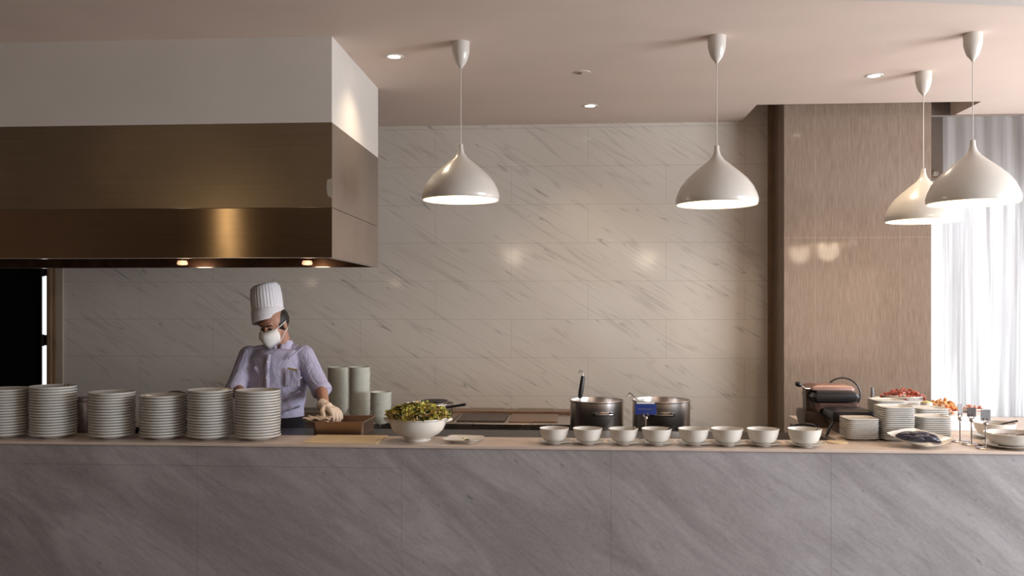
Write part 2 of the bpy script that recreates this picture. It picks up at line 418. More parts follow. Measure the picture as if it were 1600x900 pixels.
c.bm.free()
rail = MB().tube([(2.70, 7.15, 3.1925), (4.7, 7.15, 3.1925)], .007).build('curtain_rail', M['taupe'])
tag(rail, 'thin taupe rail along the ceiling edge carrying the sheer curtain', 'rail')

# ------------------------------------------------------------------ extraction hood with plaster box
HX1 = -1.315; HX0 = -6.2; HY0, HY1 = 4.85, 6.03; Z0, ZS, Z1 = 1.982, 2.257, 2.727
struct(MB().box(HX0, HX1, HY0, HY1, Z1, H).build('wall_soffit', M['plaster'], smooth=False), 'white plaster box above the steel extraction hood', 'soffit')
hd = tag(empty('extraction_hood', (HX0, HY0, Z0)), 'long brown brushed steel extraction hood under white plaster box', 'extractor hood')
L, W, hs, ht = HX1-HX0, HY1-HY0, ZS-Z0, Z1-Z0
MB().box(0, L, 0, .012, hs+.003, ht).build('upper_panel', M['hood'], hd, smooth=False)
MB().box(0, L, 0, .010, .004, hs).build('lower_panel', M['hood2'], hd, smooth=False)
sm = MB(); sm.box(L-.012, L, .012, W, hs+.003, ht)
sm.build('side_panel', M['hood_side_lit'], hd, smooth=False)
MB().box(L-.010, L-.001, .012, W, .004, hs).build('side_panel', M['hood_side_lit'], hd, smooth=False)
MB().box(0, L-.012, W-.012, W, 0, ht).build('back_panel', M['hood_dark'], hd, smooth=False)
m = MB(); m.box(0, L, .0, .028, 0, .004); m.box(L-.028, L, .028, W, 0, .004); m.box(0, L-.028, W-.028, W, -.001, .004)
m.build('bottom_rim', M['chrome'], hd, smooth=False)
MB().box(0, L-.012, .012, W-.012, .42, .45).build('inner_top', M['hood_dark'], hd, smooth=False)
for i, px in enumerate((285, 480)):
    p = P(px, 412, 5.93)-hd.location
    a = MB().lathe([(.0001, .02), (.03, .02), (.036, .0), (.03, -.008), (.0001, -.011)], 24, p).build('lamp', M['hoodlamp'], hd)
    MB().box(p.x-.01, p.x+.01, p.y-.01, W-.011, p.z+.02, p.z+.035).build('lamp_bracket', M['hood_dark'], a, smooth=False)
# torn strip of tape on the corner of the hood
m = MB(); p = [P(511, 281, HY0), P(518, 279, HY0), P(518, 310, HY0), P(512, 306, HY0), P(510, 293, HY0)]
q = [v+Vector((0, -.002, 0)) for v in p]; m.loft([p, q])
for v in m.bm.verts: v.co -= hd.location
m.build('tape_strip', M['frame2'], hd, smooth=False)['label'] = 'torn pale strip of tape'

# ------------------------------------------------------------------ service counter
LZ = 1.0; LY0, LY1 = 4.56, 4.88
ct = tag(empty('service_counter', (0, LY0, 0)), 'long grey marble clad service counter with beige stone top', 'counter')
seams = [-6.15, -4.13, -3.05, -1.955, -.874, .20, 1.294, 2.38, 3.46, 6.15]
for i in range(len(seams)-1):
    a, b_ = seams[i]+.0004, seams[i+1]-.0004
    if b_ < -.8:
        m = MB(); m.box(a, b_, .012, .06, 0, .8795); m.box(a, b_, .012, .06, .8805, .985)
    else:
        m = MB(); m.box(a, b_, .012, .06, 0, .985)
    m.build('front_panel', M['counter'], ct, smooth=False)
MB().box(-6.15, 6.15, 0, LY1-LY0, .985, 1.0).build('stone_top', M['ledge'], ct, smooth=False, bevel=.002)
MB().box(-6.15, 6.15, .06, .30, .1, .985).build('carcass', M['dark'], ct, smooth=False)
wt = tag(empty('prep_worktop', (0, LY1, 0)), 'dark low steel work surface directly behind the marble counter', 'worktop')
MB().box(-6.15, 1.4, .002, .40, .955, .985).build('work_surface', M['dark'], wt, smooth=False, bevel=.002)
MB().box(-6.15, 1.4, .02, .36, .1, .955).build('base_unit', M['dark'], wt, smooth=False)
# thin beige slab added on the ledge to imitate the tray's reflection
A = onZ(485, 686, 1.0)
tag(MB().box(A.x, onZ(600, 686, 1.0).x, 4.59, 4.87, 1.0005, 1.006).build('reflection_slab', M['board'], smooth=False, bevel=.002), 'thin pale slab imitating the reflection of the metal tray on the counter', 'reflection slab')

# ------------------------------------------------------------------ round plates in stacks
PL = [(.060, 0), (.064, .004), (.070, .010), (.100, .0125), (.117, .0185), (.120, .0225), (.120, .0275), (.118, .029), (.099, .0175), (.070, .0145), (.0002, .0145), (.0002, .009), (.055, .009), (.057, 0), (.060, 0)]
plate_me = MB().lathe(PL, 48).mesh('round_plate', M['china'], angle=50)
PITCH = .0148
stk = [(12, 608, 'partly cut off at left edge of the photo', 'leftmost stack'), (83, 604, 'second from the left edge', 'second stack from the left'),
       (175, 614, 'third from the left edge', 'third stack from the left'), (254, 620, 'shortest of the six on the left', 'fourth stack from the left'),
       (328, 612, 'fifth from the left edge', 'fifth stack from the left'), (403, 609, 'directly in front of the chef', 'stack in front of the chef')]
tops = []
for i, (px, py, w_, g_) in enumerate(stk):
    b = P(px, 600, 4.725); b.z = LZ
    n = round((P(px, py, 4.725-.12).z-LZ-.02)/PITCH)
    for k in range(n):
        o = bpy.data.objects.new('dinner_plate', plate_me); col.objects.link(o)
        o.location = (b.x+random.uniform(-.002, .002), b.y+random.uniform(-.0015, .0015), LZ+.0003+k*PITCH); o.rotation_euler = (0, 0, random.uniform(0, 6))
        if k == n-1: tag(o, 'topmost round white plate of the stack '+w_, 'plate', 'plates in the '+g_)
        else: tag(o, 'round white plate within the stack '+w_, 'plate', 'plates in the '+g_)
    tops.append((b.x, b.y, LZ+n*PITCH))
# dark cable hole knob between stacks
b = P(213, 674, 4.86)
o = MB().lathe([(.0001, -.012), (.016, -.012), (.0185, 0), (.016, .012), (.0001, .012)], 20).build('black_knob', M['black'], None, (b.x, 4.862, LZ+.0205), rot=(PI/2, 0, 0))
tag(o, 'small round black knob standing between third and fourth plate stacks', 'knob')
# crumpled clip on stack 2
x, y, z = tops[1]
m = MB(); m.tube([(x+.075, y-.02, z+.018), (x+.085, y-.03, z+.028), (x+.10, y-.03, z+.022), (x+.095, y-.02, z+.018), (x+.11, y-.03, z+.027)], .003, 8)
tag(m.build('wire_clip', M['chrome']), 'small twisted metal clip on top of second plate stack from left', 'clip')
# serving tray lid resting behind fourth/fifth stacks
t_ = tag(empty('pan_lid', (P(275, 640, 5.15).x, 5.10, .985)), 'brown metal pan lid leaning up behind the shortest plate stack', 'lid')
m = MB(); m.lathe([(.0001, .0), (.06, .003), (.12, .012), (.158, .03), (.160, .028), (.121, .009), (.06, 0), (.0001, -.003)], 40)
lid = m.build('lid_disc', M['darkbrown'], t_, (0, 0, .078), rot=(math.radians(62), math.radians(-6), 0))
MB().tube([(-.03, 0, .0), (-.025, 0, .03), (.025, 0, .03), (.03, 0, .0)], .005).build('handle', M['dark'], lid)
# second lower row behind: brown storage tins peeking between the stacks
for px, lab in ((127, 'brown metal canister seen between second and third plate stacks'),):
    p = P(px, 640, 5.08)
    t_ = tag(empty('metal_canister', (p.x, 5.06, .985)), lab, 'canister')
    MB().lathe([(.0001, 0), (.06, 0), (.062, .006), (.062, .17), (.056, .18), (.0001, .18)], 32).build('canister_body', M['darkbrown'], t_)
    MB().lathe([(.0001, .1805), (.064, .1805), (.064, .196), (.0001, .2)], 32).build('canister_lid', M['darkbrown'], t_)

# ------------------------------------------------------------------ soup bowls on saucers
bowl_prof = [(.036, 0), (.038, .006), (.054, .012), (.066, .026), (.074, .050), (.0785, .072), (.0805, .077), (.0775, .0775), (.0745, .07), (.070, .05), (.062, .03), (.049, .018), (.03, .013), (.0002, .013), (.0002, .006), (.03, .006), (.033, 0), (.036, 0)]
bowl_me = MB().lathe(bowl_prof, 44).mesh('soup_bowl', M['bowlchina'], angle=50)
sauc_prof = [(.036, 0), (.038, .004), (.06, .008), (.088, .017), (.089, .019), (.06, .0115), (.0002, .0075), (.0002, .004), (.034, .004), (.036, 0)]
sauc_me = MB().lathe(sauc_prof, 44).mesh('saucer', M['bowlchina'], angle=50)
ordn = ['first bowl from the left in the row of eight', 'second from the left in the row of eight', 'third from the left in the row of eight', 'fourth from the left in the row of eight, with spoon',
        'fifth from the left in the row of eight', 'third from the right in the row of eight', 'second from the right in the row of eight', 'last at the right end of the row of eight']
bx = [866, 918, 974, 1026, 1084, 1136, 1192, 1257]; bw = [46, 46, 46, 47, 48, 49, 49, 51]
for i, px in enumerate(bx):
    y = 4.67 if i != 7 else 4.66
    b = P(px, 650, y); s_ = bw[i]/47*.985
    o = bpy.data.objects.new('saucer', sauc_me); col.objects.link(o); o.location = (b.x, y, LZ+.0003); o.scale = (s_,)*3
    tag(o, 'white saucer under the bowl, '+ordn[i].replace('first bowl', 'first').replace(', with spoon', ''), 'saucer', 'saucers under the row of eight bowls')
    o = bpy.data.objects.new('soup_bowl', bowl_me); col.objects.link(o); o.location = (b.x, y, LZ+.0003+.0077*s_); o.scale = (s_,)*3
    tag(o, 'white bowl on saucer, '+ordn[i].replace('first bowl', 'first'), 'bowl', 'row of eight white bowls')
    if i in (2, 3, 7):
        m = MB(); x0 = b.x; z0 = LZ+.0003+.0077
        dx = {2: .06, 3: .105, 7: .075}[i]
        m.ell((x0+.01, y, z0+.024), (.018, .012, .004), (0, -.5, 0), 14)
        m.tube([(x0+.02, y, z0+.028), (x0+.05, y+.002, z0+.066), (x0+dx, y+.004, z0+.0875+(dx-.06)*.12)], [.004, .0035, .0045], 8)
        tag(m.build('soup_spoon', M['dark' if i == 3 else 'chrome']), {2: 'short metal spoon resting in third bowl from the left', 3: 'dark handled spoon resting in fourth bowl from the left', 7: 'metal spoon resting in the rightmost bowl of the row'}[i], 'spoon')

# ------------------------------------------------------------------ salad tureen
b = P(653, 650, 4.72)
t_ = tag(empty('salad_bowl', (b.x, 4.72, LZ)), 'large white two handled footed bowl heaped with green salad leaves', 'bowl')
TB = [(.068, 0), (.071, .006), (.066, .014), (.078, .022), (.115, .042), (.136, .064), (.148, .092), (.150, .114), (.158, .120), (.158, .126), (.150, .126), (.145, .114), (.14, .094), (.127, .068), (.105, .05), (.07, .034), (.0002, .03), (.0002, .02), (.06, .016), (.06, 0), (.068, 0)]
MB().lathe(TB, 56).build('bowl_body', M['bowlchina'], t_)
for s_ in (-1, 1):
    MB().tube([(s_*.148, -.024, .108), (s_*.163, -.022, .112), (s_*.176, 0, .116), (s_*.163, .022, .112), (s_*.148, .024, .108)], [.007, .008, .009, .008, .007], 10).build('handle', M['bowlchina'], t_)
def leafheap(cx, cy, cz, R, hh, n, seed, mats):
    rnd = random.Random(seed); m = MB()
    for i in range(n):
        a = rnd.uniform(0, 2*PI); rr = R*math.sqrt(rnd.random()); zz = hh*(1-(rr/R)**2)*rnd.uniform(.55, 1)+.004
        c = Vector((cx+rr*math.cos(a), cy+rr*math.sin(a), cz+zz)); R_ = Euler((rnd.uniform(-1.1, 1.1), rnd.uniform(-1.1, 1.1), rnd.uniform(0, 6))).to_matrix()
        s_ = rnd.uniform(.014, .028); k = 8; mi = rnd.choices(range(len(mats)), [5, 3, 3] if len(mats) == 3 else [1]*len(mats))[0]
        cv = m.bm.verts.new(c); ring = []
        for j in range(k):
            t = 2*PI*j/k; q = Vector((s_*math.cos(t)*1.2, s_*.7*math.sin(t), s_*.45*math.sin(3*t+a)))
            ring.append(m.bm.verts.new(c+R_@q))
        for j in range(k):
            f = m.bm.faces.new((cv, ring[j], ring[(j+1) % k])); f.material_index = mi
    return m
m = leafheap(0, 0, .136, .160, .050, 1000, 4, [M['leaf1'], M['leaf2'], M['leaf3']])
m.ell((0, 0, .118), (.142, .142, .035), seg=24)
lv = m.build('salad_leaves', [M['leaf1'], M['leaf2'], M['leaf3']]); lv.location = t_.location
tag(lv, 'heap of yellow green and dark salad leaves in the two handled bowl', 'salad', kind='stuff')

# square plate beside it
b = onZ(728, 686, LZ)
SQ = [(.058, 0), (.060, .003), (.084, .012), (.104, .019), (.105, .0215), (.083, .015), (.056, .0065), (.0002, .006), (.0002, .003), (.055, .003), (.056, 0), (.058, 0)]
sq = MB().lathe(SQ, 48, power=7, rot=PI/4).build('square_plate', M['bowlchina'], None, (b.x, 4.70, LZ+.0003), rot=(0, 0, math.radians(38)))
sq.scale = (.92, .92, 1)
tag(sq, 'small square white plate with crumbs beside the salad bowl', 'plate')
rnd = random.Random(9)
for k in range(7):
    m = MB(); m.ell((0, 0, 0), (rnd.uniform(.007, .014), rnd.uniform(.006, .01), .006), (0, 0, rnd.uniform(0, 3)), 10)
    o = m.build('food_morsel', M['bread'] if k % 2 else M['leaf2'], None, (b.x+rnd.uniform(-.035, .035), 4.70+rnd.uniform(-.03, .03), LZ+.0125))
    tag(o, 'pale crumb on the small square plate' if k % 2 else 'dark morsel on the small square plate', 'food', 'morsels on the square plate')

# ------------------------------------------------------------------ tray beside the chef
x0, x1 = P(487, 680, 4.94).x, P(568, 680, 4.94).x
t_ = tag(empty('food_tray', ((x0+x1)/2, 4.94, .9855)), 'deep rectangular copper coloured metal tray under the chef\'s gloved hand', 'tray')
hw = (x1-x0)/2; dd = .31; hh = .082
m = MB()
def rr(hw_, y0, y1, z, r=.02, n=5):
    pts = []
    for cx, cy, a0 in ((hw_-r, y1-r, 0), (-hw_+r, y1-r, PI/2), (-hw_+r, y0+r, PI), (hw_-r, y0+r, 1.5*PI)):
        for k in range(n+1):
            a = a0+PI/2*k/n; pts.append((cx+r*math.cos(a), cy+r*math.sin(a), z))
    return pts
m.loft([rr(hw-.008, .012, dd-.008, 0), rr(hw-.002, .005, dd-.002, hh-.004), rr(hw+.008, -.005, dd+.008, hh-.003), rr(hw+.008, -.005, dd+.008, hh), rr(hw-.004, .007, dd-.004, hh), rr(hw-.010, .014, dd-.010, .004)])
m.build('tray_body', M['tray'], t_, smooth=True)
m = MB(); m.loft([rr(hw-.012, .016, dd-.012, .006), rr(hw-.006, .010, dd-.006, .045)]); sf = m.build('sauce_filling', M['brownfood'], t_)

# ------------------------------------------------------------------ kitchen line along the wall
# cooking range
RX0, RX1 = P(598, 660, 6.6).x, P(900, 660, 6.6).x
rg = tag(empty('cooking_range', (RX0, 6.50, 0)), 'long low stainless cooking range against the marble wall', 'cooking range')
rl = RX1-RX0
MB().box(0, rl, .04, .72, .08, .80).build('range_body', M['dark'], rg, smooth=False)
MB().box(0, rl, 0, .74, .80, .862).build('range_top', M['steel'], rg, smooth=False, bevel=.004)
MB().box(0, rl, .60, .78, .862, .885).build('rear_shelf', M['tray'], rg, smooth=False, bevel=.003)
MB().tube([(.0, -.05, .775), (rl, -.05, .775)], .012).build('front_rail', M['chrome'], rg)
for k in range(3):
    cx = rl*(.24+.27*k); m = MB(); m.loft([rr(.18, .10, .54, .8625, .015), rr(.18, .10, .54, .870, .015), rr(.24, .11, .53, .874, .015)]) if False else m.box(cx-.18, cx+.18, .10, .54, .8625, .872)
    g_ = m.build('griddle_plate', M['tray'] if k != 1 else M['darkbrown'], rg, smooth=False, bevel=.003)
    MB().tube([(cx-.14, .62, .886), (cx-.14, .62, .905), (cx+.14, .62, .905), (cx+.14, .62, .886)], .005).build('plate_handle', M['frame2'], rg)
for k in range(6):
    MB().lathe([(.0001, -.03), (.022, -.03), (.026, 0), (.0001, 0)], 16).build('knob', M['chrome'], rg, (.25+k*rl/6.5, .035, .70), rot=(PI/2, 0, 0))
# low table left (behind the chef) for bowls
tb = tag(empty('back_table', (0, 6.2, 0)), 'steel back table behind the chef holding stacks of bowls', 'table')
bx0, bx1 = P(440, 660, 6.6).x, RX0-.02
MB().box(bx0, bx1, 0, .98, .83, .865).build('table_top', M['steel'], tb, smooth=False, bevel=.003)
for xx in (bx0+.04, bx1-.04):
    for yy in (.04, .94): MB().box(xx-.02, xx+.02, yy-.02, yy+.02, 0, .83).build('leg', M['steel'], tb, smooth=False)
MB().box(bx0+.02, bx1-.02, .02, .96, .25, .28).build('lower_shelf', M['steel'], tb, smooth=False)
# bowl stacks
BS = [(.036, 0), (.040, .006), (.062, .024), (.076, .052), (.079, .066), (.077, .067), (.073, .052), (.059, .028), (.036, .012), (.0002, .012), (.0002, .005), (.034, .005), (.034, 0), (.036, 0)]
bs_me = MB().lathe(BS, 36).mesh('rice_bowl', M['greychina'], angle=50)
bstk = [(528, 576, 6.85, 1.0, 'bowl in the shadowed tower nearest the chef\'s arm', 'left tower of bowls'), (562, 574, 6.62, 1.0, 'pale bowl in the tall middle tower behind the metal tray', 'middle tower of bowls'),
        (595, 613, 6.42, .98, 'pale bowl in the short tower right of the tall middle tower', 'right tower of bowls')]
for px, py, y, s_, lab, g_ in bstk:
    b = P(px, py, y); z0 = .866; n = round((b.z-z0-.04)/.0165)
    for k in range(n):
        o = bpy.data.objects.new('rice_bowl', bs_me); col.objects.link(o); o.scale = (s_,)*3
        top2 = ''
        zz = z0+k*.0165
        o.location = (b.x+random.uniform(-.0015, .0015), y, zz); tag(o, lab, 'bowl', g_)
# trays stacked by chef's elbow
for k in range(3):
    p = P(478, 640, 6.35)
    o = MB(); o.loft([rr(.20, -.13, .13, 0), rr(.21, -.14, .14, .028), rr(.225, -.155, .155, .03), rr(.225, -.155, .155, .033), rr(.205, -.135, .135, .033), rr(.195, -.125, .125, .003)])
    o = o.build('baking_tray', M['steel'] if k != 1 else M['gold'], None, (p.x, 6.38, .866+k*.034)); o.rotation_euler = (0, 0, .05*k)
    tag(o, ['lowest of three shallow trays behind the chef\'s forearm', 'golden shallow tray, middle of three behind the chef\'s forearm', 'topmost of three shallow trays behind the chef\'s forearm'][k], 'tray', 'shallow trays behind the chef')
# shallow saute pan on range behind the salad
p = P(655, 640, 6.3)
sh = tag(empty('saute_pan', (p.x, 6.72, .879)), 'shallow steel pan with dark rim on the range behind the salad bowl', 'pan')
MB().lathe([(.16, 0), (.18, .012), (.187, .10), (.194, .104), (.193, .108), (.182, .105), (.172, .016), (.0002, .008), (.0002, 0), (.16, 0)], 44).build('pan_body', M['steel'], sh)
MB().tube([(.15, -.10, .085), (.22, -.14, .10), (.30, -.16, .115)], [.008, .009, .011]).build('handle', M['blackplastic'], sh)
tag(MB().lathe([(.0001, 0), (.02, 0), (.055, -.004), (.10, .012), (.0995, .016), (.055, .002), (.0001, .006)], 30).build('ladle_dish', M['dark'], None, (p.x+.05, 6.70, .9925)), 'dark shallow dish lying across the steel pan behind the salad', 'dish')

# stove table with stock pots
sx0, sx1 = P(884, 670, 5.6).x, P(1088, 670, 5.6).x
st = tag(empty('pot_stand', (sx0, 5.62, 0)), 'low dark stove table carrying the two stock pots', 'stove')
MB().box(0, sx1-sx0, 0, .62, .80, .845).build('stove_top', M['dark'], st, smooth=False, bevel=.003)
MB().box(.02, sx1-sx0-.02, .03, .60, 0, .80).build('stove_body', M['dark'], st, smooth=False)
def pot(px, y, wpx, lab, hang):
    b = P(px, 630, y); t = b.y/(CT+(px-800)/F*ST); r = wpx/2*t/F; top = P(px, 628, y-r).z-.003; z0 = .8455; h = top-z0
    o = tag(empty('stock_pot', (b.x, y, z0)), lab, 'pot')
    MB().lathe([(r*.96, 0), (r, .01), (r, h-.012), (r+.006, h-.006), (r+.006, h), (r-.004, h), (r-.006, h-.014), (r-.008, .01), (.0002, .006), (.0002, 0), (r*.96, 0)], 56).build('pot_body', M['pot'], o)
    MB().lathe([(.0001, h*.62), (r-.009, h*.62)], 40).build('soup', M['brownfood'], o)
    for a0 in (hang, hang+PI):
        pts = []
        for k in range(9):
            a = a0-.34+.68*k/8; rr_ = r+(.034 if 0 < k < 8 else -.003); pts.append((rr_*math.cos(a), rr_*math.sin(a), h*.70))
        MB().tube(pts, .0045, 8).build('handle', M['chrome'], o)
        for k in (0, 8):
            a = a0-.34+.68*k/8; MB().obox(((r+.006)*math.cos(a), (r+.006)*math.sin(a), h*.70), (.016, .03, .022), (0, 0, a)).build('handle_mount', M['dark'], o, bevel=.003)
    return o, r, h
p1, r1, h1 = pot(932.5, 5.92, 83, 'brushed steel stock pot with a black handled ladle standing in it', math.radians(-78))
p2, r2, h2 = pot(1033, 5.90, 89, 'brushed steel stock pot on the right behind the blue card', math.radians(-92))
# ladle with black grip
q0 = P(906, 622, 5.88); q1 = P(911, 588, 5.90)
ld = tag(empty('soup_ladle', q0), 'steel ladle with black grip and hook standing in the left pot', 'ladle')
MB().tube([(-.01, .01, -.20), (0, 0, 0)], .004).build('shaft', M['chrome'], ld)
MB().tube([(0, 0, 0), ((q1-q0).x*.3, 0, .04), ((q1-q0).x, (q1-q0).y, (q1-q0).z)], [.013, .017, .014]).build('grip', M['blackplastic'], ld)
v = q1-q0
MB().tube([v, v+Vector((0, 0, .02)), v+Vector((-.008, 0, .036)), v+Vector((-.022, 0, .036)), v+Vector((-.028, 0, .022))], .0028, 8).build('hook', M['chrome'], ld)
MB().lathe([(.045, .0), (.04, -.02), (.025, -.035), (.0001, -.04), (.0001, -.037), (.023, -.032), (.037, -.018), (.042, 0), (.045, 0)], 24, (-.01, .01+.04, -.19)).build('ladle_cup', M['chrome'], ld)
# second ladle
a = P(1001, 630, 5.84); b = P(986, 615, 5.84)
ld = tag(empty('hooked_ladle', a), 'slim hooked steel ladle leaning out of the right pot', 'ladle')
MB().tube([(.05, 0, -.12), (0, 0, 0), b-a+Vector((.002, 0, 0)), b-a+Vector((-.010, 0, .004)), b-a+Vector((-.018, 0, -.006)), b-a+Vector((-.016, 0, -.02))], .0042, 8).build('shaft', M['chrome'], ld)
MB().ell((.065, 0, -.135), (.035, .035, .018), (0, .5, 0), 18).build('ladle_cup', M['chrome'], ld)

# ------------------------------------------------------------------ card holders
def card_stand(px, base_y, top_y, wpx, hpx, mat, lab, turn=0, extra=None, yw=None):
    b = onZ(px, base_y, LZ) if yw is None else Vector((P(px, 600, yw).x, yw, LZ))
    t = b.y/(CT+(px-800)/F*ST); k = t/F
    zt = CZ-(top_y-HY)*k-LZ; wd = wpx*k; hc = hpx*k
    o = tag(empty('card_holder', b, turn), lab, 'card holder')
    MB().lathe([(.0001, 0), (.046, 0), (.048, .003), (.044, .006), (.012, .010), (.0001, .011)], 32).build('base', M['chrome'], o)
    MB().tube([(0, 0, .009), (0, 0, zt-hc-.02)], .0035, 10).build('stem', M['chrome'], o)
    m = MB(); m.ell((0, 0, zt-hc-.018), (.011, .011, .012), seg=16)
    m.tube([(0, 0, zt-hc-.015), (-.013, 0, zt-hc-.004), (-.008, -.003, zt-hc+.012)], .0025, 8); m.tube([(0, 0, zt-hc-.015), (.013, 0, zt-hc-.004), (.008, -.003, zt-hc+.012)], .0025, 8)
    m.build('clip', M['chrome'], o)
    cd = MB().box(-wd/2, wd/2, -.0015, .0015, zt-hc, zt).build('card', mat, o, smooth=False, bevel=.001)
    if extra: extra(cd, wd, hc, zt)
    return o
def blue_extra(cd, wd, hc, zt):
    MB().box(-wd*.42, wd*.42, -.0018, .0018, zt, zt+hc*.16).build('card_edge', M['white'], cd, smooth=False)
    m = MB()  # the pale illegible line of small marks across the card
    rnd = random.Random(2); x = -wd*.34
    while x < wd*.32:
        a = rnd.uniform(.003, .006); m.box(x, x+a, -.0022, -.0015, zt-hc*.52, zt-hc*.52+rnd.uniform(.003, .005)); x += a+.0022
    m.build('card_marks', M['cardgrey'], cd, smooth=False)
card_stand(1009, 0, 631, 33, 17, M['blue'], 'small dark blue card clipped on a stem between the bowls and right pot', 0, blue_extra, yw=4.80)
card_stand(1500, 690, 631, 9, 18, M['cardgrey'], 'slim metal card holder, leftmost of the three, turned edge on', math.radians(25))
card_stand(1518, 695, 637, 13, 14, M['cardgrey'], 'metal card holder in the middle of the three at right', math.radians(-15))
card_stand(1540, 701, 640, 15, 17, M['cardgrey'], 'tallest looking metal card holder, rightmost of three, with grey card', 0)

# ------------------------------------------------------------------ right part: side worktop, square plates, platters
sw = tag(empty('side_worktop', (1.42, LY1, 0)), 'stone side worktop at the right carrying grill machine and plates', 'worktop')
MB().box(0, 4.4, .002, 1.10, .955, 1.0).build('work_surface', M['ledge'], sw, smooth=False, bevel=.002)
MB().box(0, 4.4, .02, 1.06, 0, .955).build('base_unit', M['dark'], sw, smooth=False)
SP = [(.052, 0), (.054, .004), (.078, .0085), (.088, .0125), (.090, .0145), (.090, .0190), (.088, .020), (.076, .0128), (.050, .0098), (.0002, .0098), (.0002, .006), (.05, .006), (.051, 0), (.052, 0)]
sp_me = MB().lathe(SP, 56, power=6).mesh('square_side_plate', M['china'], angle=50)
sst = [(1342, 656, 4.94, LZ, 0, 'front left square plate stack, lowest', 'lowest square plate stack'), (1397, 637, 4.93, LZ, 0, 'tall central square plate stack', 'tall central square plate stack'),
       (1453, 651, 4.95, LZ, 0, 'right square plate stack behind the dark slices', 'right square plate stack'), (1385, 627, 5.165, LZ, 0, 'rear square plate stack below the red peppers', 'rear square plate stack'),
       (1450, 640, 5.17, LZ, 0, 'rear right square plate stack below the yellow cup', 'rear right square plate stack')]
for px, py, y, z0, rz, lab, g_ in sst:
    b = P(px, 600, y); top = P(px, py, y-.09).z; n = round((top-z0-.010)/.0108)
    for k in range(n):
        o = bpy.data.objects.new('side_plate', sp_me); col.objects.link(o); o.location = (b.x+random.uniform(-.001, .001), y+random.uniform(-.001, .001), z0+.0003+k*.0108)
        o.scale = (.96, .96, 1); o.rotation_euler = (0, 0, .03+random.uniform(-.015, .015))
        tag(o, ('topmost plate of the ' if k == n-1 else 'white square plate within the ')+lab, 'plate', 'plates in the '+g_)
# platter with dark slices
b = P(1436, 692, 4.70); TILT = math.radians(13)
pz = tag(empty('diamond_platter', (b.x, 4.70, LZ+.021), math.radians(-6)), 'white diamond shaped platter holding dark purple slices', 'platter'); pz.rotation_euler = (TILT, math.radians(4), math.radians(-4))
def dia(r, z, e=0):
    out = []
    for k in range(64):
        a = 2*PI*k/64; ca, sa = abs(math.cos(a)), abs(math.sin(a)); q = r/((ca**1.25+sa**1.25)**(1/1.25))
        out.append((q*math.cos(a)*1.1, q*math.sin(a)*.86, z+e*(q/r)**4*(.4+.6*abs(math.cos(a)))))
    return out
MB().loft([dia(.075, 0), dia(.115, .010, .004), dia(.146, .022, .010), dia(.1475, .026, .010), dia(.115, .016, .004), dia(.075, .005)]).build('platter_dish', M['bowlchina'], pz, angle=60)
MB().lathe([(.0001, -.02), (.03, -.02), (.035, 0), (.0001, 0)], 24, (0, .03, -.003)).build('foot', M['bowlchina'], pz)
rnd = random.Random(5); RT = pz.rotation_euler.to_matrix()
for k in range(18):
    m = MB(); n = 9; pts = []; rs = []
    aa = rnd.uniform(-.45, .25); L_ = rnd.uniform(.05, .08)
    for j in range(n):
        t = j/(n-1)-.5; pts.append((t*L_*1.7*math.cos(aa), t*L_*math.sin(aa), .012*(1-4*t*t))); rs.append(.002+.011*math.sqrt(max(0, 1-4*t*t)))
    m.tube(pts, rs, 10)
    ox = rnd.uniform(-.055, .055); oy = rnd.uniform(-.05, .05)*(1-abs(ox)/.09)
    q = RT@Vector((ox, oy, .014+.012*(1-abs(ox)/.06)*(1-abs(oy)/.06)+.006*(k % 2)))
    o = m.build('dark_slice', M['purple'], None, pz.location+q); o.rotation_euler = pz.rotation_euler
    tag(o, 'glossy dark purple slice piled on the white diamond platter', 'food', 'dark slices on the diamond platter')
# utensil standing behind the plates
p = P(1363, 624, 5.4); u = tag(empty('small_tongs', p), 'small dark tongs handle rising behind the square plate stacks', 'utensil')
MB().tube([(0, 0, -.18), (0, 0, -.01)], .004).build('shaft', M['chrome'], u)
MB().tube([(0, 0, -.005), (0, 0, .03), (0, 0, .07)], [.007, .010, .008]).build('grip', M['cardgrey'], u)
MB().ell((0, 0, -.008), (.009, .009, .009), seg=14).build('collar', M['dark'], u)

# white display riser and dishes of food
rs_ = tag(empty('display_riser', (P(1378, 650, 5.6).x, 5.30, LZ)), 'white stepped display riser under the food dishes', 'display stand')
XA = P(1437, 650, 5.6).x-rs_.location.x; X1_ = P(1532, 650, 5.4).x-rs_.location.x
MB().box(0, XA, .12, .44, 0, .152).build('upper_step', M['white'], rs_, smooth=False, bevel=.004)
MB().box(XA+.002, X1_, 0, .40, 0, .085).build('lower_step', M['white'], rs_, smooth=False, bevel=.004)
def dish(px, y, z0, r, lab):
    b = P(px, 600, y)
    o = MB().lathe([(r*.55, 0), (r*.58, .004), (r*.85, .012), (r, .022), (r, .025), (r*.83, .017), (r*.55, .009), (.0002, .009), (.0002, .004), (r*.54, .004), (r*.55, 0)], 40).build('food_dish', M['bowlchina'], None, (b.x, y, z0+.0003))
    tag(o, lab, 'dish'); return b.x, y, z0+.010
